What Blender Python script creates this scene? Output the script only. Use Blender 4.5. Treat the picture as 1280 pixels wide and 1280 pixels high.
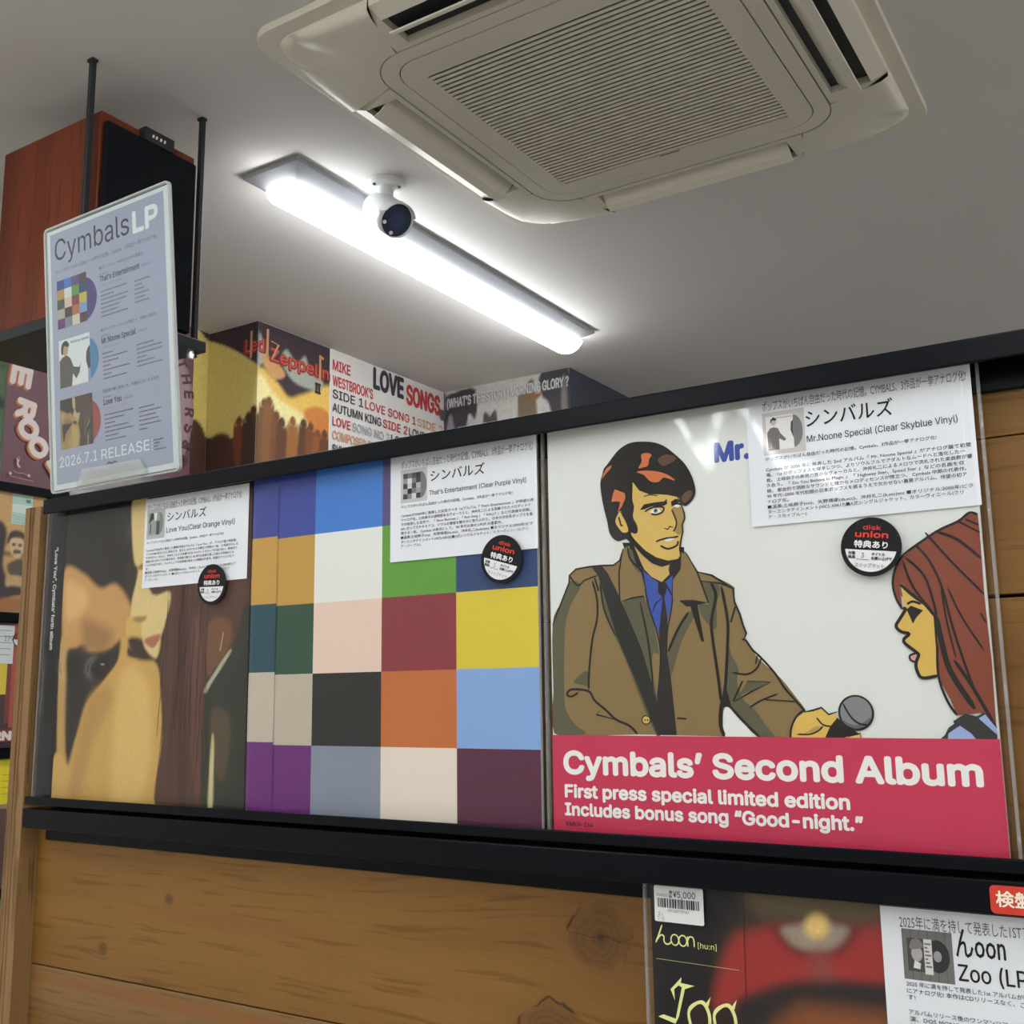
import bpy, bmesh, math, os, random
import numpy as np
from mathutils import Matrix, Vector
from mathutils.geometry import tessellate_polygon, interpolate_bezier

for o in list(bpy.data.objects):
    bpy.data.objects.remove(o, do_unlink=True)
S = bpy.context.scene
COL = S.collection
random.seed(5)
LZ = 1.5            # height of the ledge the albums stand on, above the floor
CEIL = LZ + 1.155   # ceiling height

# ------------------------------------------------------------------ camera
cam_data = bpy.data.cameras.new('camera')
cam_data.sensor_width = 36.0
cam_data.lens = 36.0 * 1333.6 / 1280
cam_data.clip_start = 0.02
cam = bpy.data.objects.new('camera', cam_data)
COL.objects.link(cam)
right = Vector((0.84459, 0.53524, -0.01336)); down = Vector((-0.10154, 0.13563, -0.98554)); fwd = Vector((-0.52569, 0.83374, 0.16890))
M = Matrix((right, -down, -fwd)).transposed().to_4x4()
M.translation = Vector((0.43068, -0.71983, LZ + 0.10490))
cam.matrix_world = M
S.camera = cam

# ------------------------------------------------------------------ world, exposure
w = bpy.data.worlds.new('world'); S.world = w; w.use_nodes = True
w.node_tree.nodes['Background'].inputs[0].default_value = (0.9, 0.95, 1.0, 1)
w.node_tree.nodes['Background'].inputs[1].default_value = 0.02
S.view_settings.view_transform = 'Standard'
S.view_settings.look = 'None'
S.view_settings.gamma = 1.0
S.view_settings.use_curve_mapping = False
S.view_settings.exposure = 2.0
LAMP = 5.7         # radiance of the LED battens
LAMP_SPOTS = [(-1.03, 1.325)] + [(x, y) for y in (-0.93, -2.4, -3.8) for x in (-1.03, 0.36, 1.75)] + [(1.75, 1.0), (2.95, 2.2), (2.95, -1.3), (0.9, 3.6)]  # first batten is visible; all others are added out of view for brightness

# ------------------------------------------------------------------ helpers
def lin(c, g=1.0):
    o = []
    for v in c[:3]:
        v = v / 255.0
        v = v / 12.92 if v <= 0.04045 else ((v + 0.055) / 1.055) ** 2.4
        o.append(min(0.92, v * g))
    return tuple(o)

def new_mat(name, col, rough=0.6, metal=0.0, spec=0.5, **kw):
    m = bpy.data.materials.new(name); m.use_nodes = True
    b = m.node_tree.nodes['Principled BSDF']
    b.inputs['Base Color'].default_value = (*col, 1)
    b.inputs['Roughness'].default_value = rough
    b.inputs['Metallic'].default_value = metal
    b.inputs['Specular IOR Level'].default_value = spec
    for k, v in kw.items():
        b.inputs[k].default_value = v
    return m

def nd(m, t, **props):
    n = m.node_tree.nodes.new(t)
    for k, v in props.items(): setattr(n, k, v)
    return n

def lk(m, a, b): m.node_tree.links.new(a, b)

def mottled(name, col, amt=0.08, scale=8.0, rough=0.6, bump=0.0, bscale=200.0, spec=0.4, stretch=(1, 1, 1)):
    m = new_mat(name, col, rough, spec=spec)
    b = m.node_tree.nodes['Principled BSDF']
    tc = nd(m, 'ShaderNodeTexCoord'); mp = nd(m, 'ShaderNodeMapping'); mp.inputs['Scale'].default_value = stretch
    lk(m, tc.outputs['Object'], mp.inputs['Vector'])
    n = nd(m, 'ShaderNodeTexNoise'); n.inputs['Scale'].default_value = scale; n.inputs['Detail'].default_value = 4
    lk(m, mp.outputs[0], n.inputs['Vector'])
    mx = nd(m, 'ShaderNodeMix', data_type='RGBA')
    mx.inputs[6].default_value = (*[c * (1 - amt) for c in col], 1)
    mx.inputs[7].default_value = (*[min(1, c * (1 + amt)) for c in col], 1)
    lk(m, n.outputs['Fac'], mx.inputs[0]); lk(m, mx.outputs[2], b.inputs['Base Color'])
    if bump:
        n2 = nd(m, 'ShaderNodeTexNoise'); n2.inputs['Scale'].default_value = bscale
        lk(m, mp.outputs[0], n2.inputs['Vector'])
        bp = nd(m, 'ShaderNodeBump'); bp.inputs['Strength'].default_value = bump; bp.inputs['Distance'].default_value = 0.002
        lk(m, n2.outputs['Fac'], bp.inputs['Height']); lk(m, bp.outputs[0], b.inputs['Normal'])
    return m

def print_mat(name, rough=0.55, spec=0.3):
    m = new_mat(name, (1, 1, 1), rough, spec=spec)
    a = nd(m, 'ShaderNodeAttribute', attribute_name='Col')
    lk(m, a.outputs['Color'], m.node_tree.nodes['Principled BSDF'].inputs['Base Color'])
    return m

def clear_mat(name, tint=(0.97, 0.975, 0.97), rough=0.06, bump=0.0, bscale=14.0, haze=0.0, ior=1.45, stretch=(1, 1, 1)):
    """thin clear plastic: lets the picture behind show, mirrors the room at its surface"""
    m = bpy.data.materials.new(name); m.use_nodes = True
    nt = m.node_tree; nt.nodes.clear()
    out = nd(m, 'ShaderNodeOutputMaterial')
    tr = nd(m, 'ShaderNodeBsdfTransparent'); tr.inputs[0].default_value = (*tint, 1)
    gl = nd(m, 'ShaderNodeBsdfGlossy'); gl.inputs['Roughness'].default_value = rough; gl.inputs[0].default_value = (1, 1, 1, 1)
    fr = nd(m, 'ShaderNodeLayerWeight'); fr.inputs['Blend'].default_value = 0.5
    f0 = ((ior - 1) / (ior + 1)) ** 2 * 0.6
    pw = nd(m, 'ShaderNodeMath', operation='POWER'); pw.inputs[1].default_value = 5.0; lk(m, fr.outputs['Facing'], pw.inputs[0])
    ma = nd(m, 'ShaderNodeMath', operation='MULTIPLY_ADD'); ma.inputs[1].default_value = 1 - f0; ma.inputs[2].default_value = f0; lk(m, pw.outputs[0], ma.inputs[0])
    mx = nd(m, 'ShaderNodeMixShader')
    lk(m, ma.outputs[0], mx.inputs[0]); lk(m, tr.outputs[0], mx.inputs[1]); lk(m, gl.outputs[0], mx.inputs[2])
    if bump:
        tc = nd(m, 'ShaderNodeTexCoord'); mp = nd(m, 'ShaderNodeMapping'); mp.inputs['Scale'].default_value = stretch
        lk(m, tc.outputs['Object'], mp.inputs['Vector'])
        n = nd(m, 'ShaderNodeTexNoise'); n.inputs['Scale'].default_value = bscale; n.inputs['Detail'].default_value = 1
        n.inputs['Distortion'].default_value = 1.2
        lk(m, mp.outputs[0], n.inputs['Vector'])
        bp = nd(m, 'ShaderNodeBump'); bp.inputs['Strength'].default_value = bump; bp.inputs['Distance'].default_value = 0.01
        lk(m, n.outputs['Fac'], bp.inputs['Height'])
        lk(m, bp.outputs[0], gl.inputs['Normal']); lk(m, bp.outputs[0], fr.inputs['Normal'])
    last = mx
    if haze:
        df = nd(m, 'ShaderNodeBsdfDiffuse'); df.inputs[0].default_value = (0.85, 0.86, 0.86, 1)
        m2 = nd(m, 'ShaderNodeMixShader'); m2.inputs[0].default_value = haze
        lk(m, mx.outputs[0], m2.inputs[1]); lk(m, df.outputs[0], m2.inputs[2]); last = m2
    lk(m, last.outputs[0], out.inputs[0])
    return m

def obj(name, verts, faces, mat, parent=None, smooth=False, bevel=0.0, seg=2):
    me = bpy.data.meshes.new(name); me.from_pydata([tuple(v) for v in verts], [], [tuple(f) for f in faces]); me.update()
    return finish(name, me, mat, parent, smooth, bevel, seg)

def finish(name, me, mat, parent=None, smooth=False, bevel=0.0, seg=2):
    o = bpy.data.objects.new(name, me); COL.objects.link(o)
    if mat: me.materials.append(mat)
    if parent: o.parent = parent
    if smooth:
        for p in me.polygons: p.use_smooth = True
    if bevel:
        b = o.modifiers.new('bevel', 'BEVEL'); b.width = bevel; b.segments = seg; b.limit_method = 'ANGLE'; b.angle_limit = math.radians(40)
    return o

class MB:
    """collects simple shapes into one mesh"""
    def __init__(s): s.v = []; s.f = []
    def box(s, x0, x1, y0, y1, z0, z1):
        n = len(s.v)
        s.v += [(x0, y0, z0), (x1, y0, z0), (x1, y1, z0), (x0, y1, z0), (x0, y0, z1), (x1, y0, z1), (x1, y1, z1), (x0, y1, z1)]
        s.f += [[n + i for i in q] for q in ((0, 3, 2, 1), (4, 5, 6, 7), (0, 1, 5, 4), (1, 2, 6, 5), (2, 3, 7, 6), (3, 0, 4, 7))]
        return s
    def extrude(s, prof, a, b, axis='x'):
        """profile of (u,w) pairs pushed from a to b along an axis: x -> (y,z), y -> (x,z), z -> (x,y)"""
        n = len(s.v); k = len(prof)
        for t in (a, b):
            for u, wv in prof:
                s.v.append({'x': (t, u, wv), 'y': (u, t, wv), 'z': (u, wv, t)}[axis])
        for i in range(k):
            j = (i + 1) % k
            s.f.append([n + i, n + j, n + k + j, n + k + i])
        tri = tessellate_polygon([[Vector((u, wv, 0)) for u, wv in prof]])
        for t in tri:
            s.f.append([n + i for i in t]); s.f.append([n + k + i for i in reversed(t)])
        return s
    def plate(s, outer, holes, z0, z1):
        """flat plate with holes lying in xy"""
        loops = [outer] + list(holes); n = len(s.v); offs = []
        for l in loops:
            offs.append(len(s.v)); s.v += [(x, y, z0) for x, y in l]; s.v += [(x, y, z1) for x, y in l]
        flat = []; idx = []
        for l, o in zip(loops, offs):
            flat.append([Vector((x, y, 0)) for x, y in l]); idx += [o + i for i in range(len(l))]
        lens = []
        for l, o in zip(loops, offs): lens += [len(l)] * len(l)
        for t in tessellate_polygon(flat):
            s.f.append([idx[i] for i in t]); s.f.append([idx[i] + lens[i] for i in reversed(t)])
        for l, o in zip(loops, offs):
            k = len(l)
            for i in range(k):
                j = (i + 1) % k; s.f.append([o + i, o + j, o + k + j, o + k + i])
        return s
    def lathe(s, prof, mat=None, n=32):
        """profile of (r, h) turned about local z"""
        b = len(s.v); mat = mat or Matrix()
        for r, h in prof:
            for i in range(n):
                a = 2 * math.pi * i / n
                s.v.append(tuple(mat @ Vector((r * math.cos(a), r * math.sin(a), h))))
        for k in range(len(prof) - 1):
            for i in range(n):
                j = (i + 1) % n
                s.f.append([b + k * n + i, b + k * n + j, b + (k + 1) * n + j, b + (k + 1) * n + i])
        s.f.append([b + i for i in range(n)][::-1]); s.f.append([b + (len(prof) - 1) * n + i for i in range(n)])
        return s
    def build(s, name, mat, parent=None, smooth=False, bevel=0.0, seg=2):
        o = obj(name, s.v, s.f, mat, parent, smooth, bevel, seg)
        bm = bmesh.new(); bm.from_mesh(o.data); bmesh.ops.recalc_face_normals(bm, faces=bm.faces); bm.to_mesh(o.data); bm.free()
        if smooth and not bevel:
            pass
        return o

def tag(o, label, cat, group=None):
    o['label'] = label; o['category'] = cat
    if group: o['group'] = group
    return o

def thing(name, loc, label, cat, rotz=0.0, group=None):
    o = bpy.data.objects.new(name, None); COL.objects.link(o)
    o.location = loc; o.rotation_euler = (0, 0, rotz); o.empty_display_size = 0.05
    return tag(o, label, cat, group)

def struct(name, mb, mat, **k):
    o = mb.build(name, mat, **k); o['kind'] = 'structure'; return o

def rsq(h, r, n=6, hy=None, cx=0.0, cy=0.0):
    """rounded rectangle outline"""
    hy = h if hy is None else hy; o = []
    for sx, sy, a0 in ((1, 1, 0), (-1, 1, 90), (-1, -1, 180), (1, -1, 270)):
        for i in range(n + 1):
            a = math.radians(a0 + 90 * i / n)
            o.append((cx + sx * (h - r) + r * math.cos(a), cy + sy * (hy - r) + r * math.sin(a)))
    return o

# ---- printed matter -------------------------------------------------
def uncross(P):
    """split an outline that crosses itself into simple loops"""
    n = len(P)
    for i in range(n):
        a, b = P[i], P[(i + 1) % n]
        for j in range(i + 2, n):
            if i == 0 and j == n - 1: continue
            c, d = P[j], P[(j + 1) % n]
            if max(a.x, b.x) < min(c.x, d.x) or max(c.x, d.x) < min(a.x, b.x) or max(a.y, b.y) < min(c.y, d.y) or max(c.y, d.y) < min(a.y, b.y): continue
            r = b - a; q = d - c; den = r.x * q.y - r.y * q.x
            if abs(den) < 1e-12: continue
            t = ((c.x - a.x) * q.y - (c.y - a.y) * q.x) / den; u = ((c.x - a.x) * r.y - (c.y - a.y) * r.x) / den
            if 1e-6 < t < 1 - 1e-6 and 1e-6 < u < 1 - 1e-6:
                X = a + r * t
                return uncross([X] + P[i + 1:j + 1]) + uncross(P[:i + 1] + [X] + P[j + 1:])
    return [P]

_glyph = {}
try:      # Blender's own interface typeface, shipped inside the program
    _font = bpy.data.fonts.load(os.path.join(bpy.utils.resource_path('LOCAL'), 'datafiles', 'fonts', 'Inter.woff2'))
except Exception:
    _font = None
def glyphs(s, bold=0.0, res=2):
    key = (s, bold, res)
    if key in _glyph: return _glyph[key]
    cu = bpy.data.curves.new('t', 'FONT'); cu.body = s; cu.size = 1.0
    if _font and all(ord(q) < 0x2100 for q in s): cu.font = _font
    cu.resolution_u = res; cu.offset = bold
    cu.fill_mode = 'FRONT'
    ob = bpy.data.objects.new('t', cu); COL.objects.link(ob)
    bpy.context.view_layer.update()
    dg = bpy.context.evaluated_depsgraph_get(); ev = ob.evaluated_get(dg)
    if not all(ord(q) < 0x2100 for q in s):
        me = bpy.data.meshes.new_from_object(ev, depsgraph=dg)
        v = np.array([(x.co[0], x.co[1], 0.0) for x in me.vertices]); f = [tuple(p.vertices) for p in me.polygons]
        bpy.data.meshes.remove(me); bpy.data.objects.remove(ob); bpy.data.curves.remove(cu)
        _glyph[key] = (v, f); return v, f
    outers = []; inners = []
    for sp in ev.to_curve(dg).splines:
        P = []; bp = sp.bezier_points; n = len(bp)
        for i in range(n):
            a, b = bp[i], bp[(i + 1) % n]
            straight = (a.handle_right - a.co).cross(b.co - a.co).length < 1e-7 and (b.handle_left - b.co).cross(b.co - a.co).length < 1e-7
            seg = [a.co] if straight else interpolate_bezier(a.co, a.handle_right, b.handle_left, b.co, res + 2)[:-1]
            P += [Vector((q[0], q[1], 0)) for q in seg]
        if len(P) < 3: continue
        for L in uncross(P):
            A = sum(L[i - 1].x * L[i].y - L[i].x * L[i - 1].y for i in range(len(L)))
            if abs(A) > 2e-5: (outers if A < 0 else inners).append(L)
    if sum(len(p) for p in inners) and not outers: outers, inners = inners, []
    ev.to_curve_clear()
    v = []; f = []; prev = None; lift = 0
    def within(p, P):
        c = False
        for i in range(len(P)):
            a, b = P[i - 1], P[i]
            if (a.y > p.y) != (b.y > p.y) and p.x < (b.x - a.x) * (p.y - a.y) / (b.y - a.y) + a.x: c = not c
        return c
    bb = [(min(q.x for q in P), max(q.x for q in P), min(q.y for q in P), max(q.y for q in P)) for P in outers]
    for k, P in enumerate(outers):
        holes = [Hh for Hh in inners if bb[k][0] <= Hh[0].x <= bb[k][1] and bb[k][2] <= Hh[0].y <= bb[k][3] and within(Hh[0], P)]
        # outlines that lap over each other (as in A or e) get their own hair of height
        lift = (lift + 1) % 4 if prev is not None and bb[k][0] < prev else 0
        prev = max(bb[k][1], prev or bb[k][1]); n = len(v); loops = [P] + holes
        for L in loops: v += [(q.x, q.y, lift * .2) for q in L]
        f += [tuple(n + q for q in t) for t in tessellate_polygon(loops)]
    v = np.array(v) if v else np.zeros((0, 3))
    bpy.data.objects.remove(ob); bpy.data.curves.remove(cu)
    _glyph[key] = (v, f); return v, f
CAP = float(glyphs('H')[0][:, 1].max()); KANJI = float(glyphs('国')[0][:, 1].max() - glyphs('国')[0][:, 1].min())

def smooth_pts(p, closed, k=4):
    n = len(p); o = []
    rng = range(n if closed else n - 1)
    for i in rng:
        p0 = p[(i - 1) % n] if closed or i > 0 else p[i]
        p1 = p[i]; p2 = p[(i + 1) % n]
        p3 = p[(i + 2) % n] if closed or i + 2 < n else p2
        for j in range(k):
            t = j / k
            o.append(tuple(0.5 * (2 * b + (c - a) * t + (2 * a - 5 * b + 4 * c - d) * t * t + (3 * b - a - 3 * c + d) * t ** 3) for a, b, c, d in zip(p0, p1, p2, p3)))
    if not closed: o.append(p[-1])
    return o

class Print:
    """flat ink on paper: shapes in millimetres, each a hair in front of the one before"""
    def __init__(s, step=0.008, gain=1.12, clamp=None, fold=None, sub=0.0):
        s.sub = sub
        s.v = []; s.f = []; s.c = []; s.layer = 0; s.hold = False; s.step = step; s.gain = gain; s.o = (0, 0, 0); s.clamp = clamp; s.fold = fold
    def at(s, x=0, z=0, ang=0): s.o = (x, z, math.radians(ang)); return s
    def _add(s, pts, faces, col):
        if not s.hold: s.layer += 1
        n = len(s.v); ox, oz, a = s.o; ca, sa = math.cos(a), math.sin(a)
        for x, z, *up in pts:
            X = ox + x * ca - z * sa; Z = oz + x * sa + z * ca
            if s.clamp: X = min(max(X, 0.05), s.clamp[0] - 0.05); Z = min(max(Z, 0.05), s.clamp[1] - 0.05)
            d = (s.layer + (up[0] if up else 0)) * s.step
            s.v.append(s.fold(X, Z, d) if s.fold else (X * .001, -d * .001, Z * .001))
        c = tuple(max(q - s.sub, q * .12) for q in lin(col, s.gain))
        for f in faces: s.f.append([n + i for i in f]); s.c.append(c)
    def poly(s, pts, col, sm=0):
        if sm: pts = smooth_pts(pts, True)
        s._add(pts, tessellate_polygon([[Vector((x, z, 0)) for x, z in pts]]), col)
    def rect(s, x0, z0, x1, z1, col): s._add([(x0, z0), (x1, z0), (x1, z1), (x0, z1)], [(0, 1, 2, 3)], col)
    def disc(s, x, z, rx, col, rz=None, n=40, a0=0, a1=360):
        rz = rx if rz is None else rz
        full = a1 - a0 >= 360
        p = [(x + rx * math.cos(math.radians(a0 + (a1 - a0) * i / n)), z + rz * math.sin(math.radians(a0 + (a1 - a0) * i / n))) for i in range(n + (0 if full else 1))]
        s._add(p, [tuple(range(len(p)))], col)
    def line(s, pts, wd, col, sm=0):
        if sm and len(pts) > 2: pts = smooth_pts(pts, False)
        P = [Vector(p) for p in pts]; n = len(P); L = []; R = []
        for i in range(n):
            t = (P[min(i + 1, n - 1)] - P[max(i - 1, 0)])
            t = t.normalized() if t.length > 1e-9 else Vector((1, 0))
            e = 0.5 * wd * (0.45 if (i in (0, n - 1) and n > 2) else 1.0)
            q = Vector((-t.y, t.x)) * e
            L.append(tuple(P[i] + q)); R.append(tuple(P[i] - q))
        s._add(L + R, [(i, i + 1, n + i + 1, n + i) for i in range(n - 1)], col)
    def text(s, t, x, z, h, col, wd=None, bold=0.0, kanji=False, rot=0, center=False, res=2, sx=1.0):
        v, f = glyphs(t, 0.0, res); bold_pad = max(bold, 0.0)
        if not len(v): return
        offs = [(0, 0)]
        if bold > 0:
            n_ = 8 if bold > .02 else 4
            offs = [(bold * math.cos(6.2832 * q / n_), bold * math.sin(6.2832 * q / n_)) for q in range(n_)] + [(0, 0)]
        bb = bold_pad
        k = h / ((KANJI if kanji else CAP) + 2 * bb); z += bb * k
        x0 = v[:, 0].min(); W = (v[:, 0].max() - x0)
        kx = (wd / W) if wd else k * sx
        dx = -0.5 * W * kx if center else 0
        a = math.radians(rot); ca, sa = math.cos(a), math.sin(a)
        nl = s.layer
        for bx, bz in offs:
            pts = []
            for px, pz, pl in v:
                X = (px - x0) * kx + dx + bx * k; Z = (pz + bz) * k
                pts.append((x + X * ca - Z * sa, z + X * sa + Z * ca, pl))
            s._add(pts, f, col)
            if len(offs) > 1: s.layer = nl + (len(offs) > 1) * (s.layer - nl)
    def field(s, x0, z0, x1, z1, nx, nz, bg, shapes, grain=0.03, seed=1):
        """soft printed picture: blurred colour patches on a fine grid"""
        gx = np.linspace(x0, x1, nx); gz = np.linspace(z0, z1, nz)
        X, Z = np.meshgrid(gx, gz); C = np.ones((nz, nx, 3)) * np.array(lin(bg, s.gain))
        for col, blur, pts in shapes:
            P = np.array(smooth_pts(pts, True, 5), float); inside = np.zeros(X.shape, bool); D = np.full(X.shape, 1e9)
            for i in range(len(P)):
                a = P[i]; b = P[(i + 1) % len(P)]
                cond = (a[1] > Z) != (b[1] > Z)
                with np.errstate(divide='ignore', invalid='ignore'):
                    xi = (b[0] - a[0]) * (Z - a[1]) / (b[1] - a[1] if b[1] != a[1] else 1e-9) + a[0]
                inside ^= cond & (X < xi)
                ab = b - a; t = np.clip(((X - a[0]) * ab[0] + (Z - a[1]) * ab[1]) / (ab @ ab + 1e-12), 0, 1)
                D = np.minimum(D, np.hypot(X - a[0] - t * ab[0], Z - a[1] - t * ab[1]))
            sd = np.where(inside, D, -D); al = np.clip(0.5 + sd / (2 * blur), 0, 1); al = (al * al * (3 - 2 * al))[..., None]
            C = C * (1 - al) + np.array(lin(col, s.gain)) * al
        C = np.maximum(C - s.sub, C * .12)
        rs = np.random.RandomState(seed); C = np.clip(C * (1 + grain * rs.randn(nz, nx, 1)), 0, 1)
        s.layer += 1; n = len(s.v); d = s.layer * s.step; ox, oz, a = s.o; ca, sa = math.cos(a), math.sin(a)
        for j in range(nz):
            for i in range(nx):
                x, z = gx[i], gz[j]; x, z = ox + x * ca - z * sa, oz + x * sa + z * ca
                s.v.append(s.fold(x, z, d) if s.fold else (x * .001, -d * .001, z * .001))
        for j in range(nz - 1):
            for i in range(nx - 1):
                q = (j * nx + i, j * nx + i + 1, (j + 1) * nx + i + 1, (j + 1) * nx + i)
                s.f.append([n + k for k in q]); s.c.append([tuple(C[k // nx, k % nx]) for k in q])
    def build(s, name, mat, parent=None, y=0.0, label=None):
        me = bpy.data.meshes.new(name); me.from_pydata(s.v, [], s.f)
        at = me.color_attributes.new('Col', 'FLOAT_COLOR', 'CORNER'); buf = np.ones((len(me.loops), 4), np.float32); k = 0
        for f, c in zip(s.f, s.c):
            if isinstance(c, list):
                for q, cc in enumerate(c): buf[k + q, :3] = cc
            else: buf[k:k + len(f), :3] = c
            k += len(f)
        at.data.foreach_set('color', buf.ravel()); me.update()
        o = finish(name, me, mat, parent); o.location = (0, y, 0)
        if label: o['label'] = label
        return o

# ------------------------------------------------------------------ materials
m_ceil = mottled('painted_ceiling', (0.66, 0.635, 0.61), 0.03, 1.5, 0.85, 0.05, 120, 0.2)
m_wall = mottled('painted_wall', (0.76, 0.74, 0.70), 0.05, 2.0, 0.8)
m_darkwall = mottled('dark_wallpaper', lin((64, 66, 78)), 0.06, 4.0, 0.6)
m_floor = mottled('vinyl_floor', (0.52, 0.50, 0.46), 0.15, 6.0, 0.5)
m_rail = new_mat('black_rail', (0.0025, 0.0034, 0.0055), 0.30, spec=0.12)
m_railb = new_mat('black_back_plate', (0.003, 0.0035, 0.005), 0.5, spec=0.15)
m_print = print_mat('printed_card')
m_paper = print_mat('printed_paper', 0.75, 0.15)
m_wallprint = print_mat('printed_wallpaper', 0.5, 0.25)
m_card = new_mat('jacket_card', (0.55, 0.54, 0.50), 0.7)
m_blackcard = new_mat('black_card', (0.02, 0.02, 0.02), 0.5)
m_sleeve = clear_mat('clear_sleeve', (0.97, 0.975, 0.97), 0.05, 0.30, 6.0, 0.0, 1.44, (1, 1, 0.45))
m_seam = clear_mat('sleeve_seam', (0.86, 0.87, 0.86), 0.12, 0.6, 40.0, 0.16, 1.5)
m_acryl = clear_mat('clear_acrylic', (0.93, 0.95, 0.94), 0.03, 0.0, haze=0.02, ior=1.49)
m_acryl_edge = clear_mat('acrylic_edge', (0.80, 0.84, 0.83), 0.1, 0.0, haze=0.45, ior=1.49)
m_ac = mottled('ivory_plastic', (0.70, 0.655, 0.54), 0.02, 3.0, 0.42, spec=0.35)
m_acdark = new_mat('duct_dark', (0.012, 0.015, 0.022), 0.4)
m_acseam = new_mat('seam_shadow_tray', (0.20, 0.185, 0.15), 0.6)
m_acgrill = new_mat('filter_mesh', (0.07, 0.066, 0.06), 0.7)
m_white = new_mat('white_metal', (0.34, 0.35, 0.37), 0.5)
m_camwhite = new_mat('camera_white', (0.72, 0.74, 0.75), 0.35)
m_camdark = new_mat('camera_glass', (0.014, 0.022, 0.055), 0.12)
m_lens = new_mat('camera_lens', (0.018, 0.034, 0.10), 0.05)
m_steel = new_mat('dark_steel', (0.028, 0.033, 0.037), 0.45, 0.3)
m_grille = mottled('speaker_cloth', (0.006, 0.008, 0.011), 0.3, 400.0, 0.85, spec=0.15)
m_badge = new_mat('badge_black', (0.02, 0.02, 0.022), 0.35)
m_chrome = new_mat('silver', (0.75, 0.75, 0.75), 0.2, 0.9)
m_grey = new_mat('grey_label', (0.42, 0.43, 0.43), 0.6)
m_black = new_mat('screw_black', (0.03, 0.03, 0.03), 0.5)

m_lamp = bpy.data.materials.new('led_diffuser'); m_lamp.use_nodes = True
_b = m_lamp.node_tree.nodes['Principled BSDF']
_b.inputs['Base Color'].default_value = (0.9, 0.9, 0.9, 1); _b.inputs['Emission Color'].default_value = (0.97, 1.0, 1.03, 1)
_b.inputs['Emission Strength'].default_value = LAMP

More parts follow.
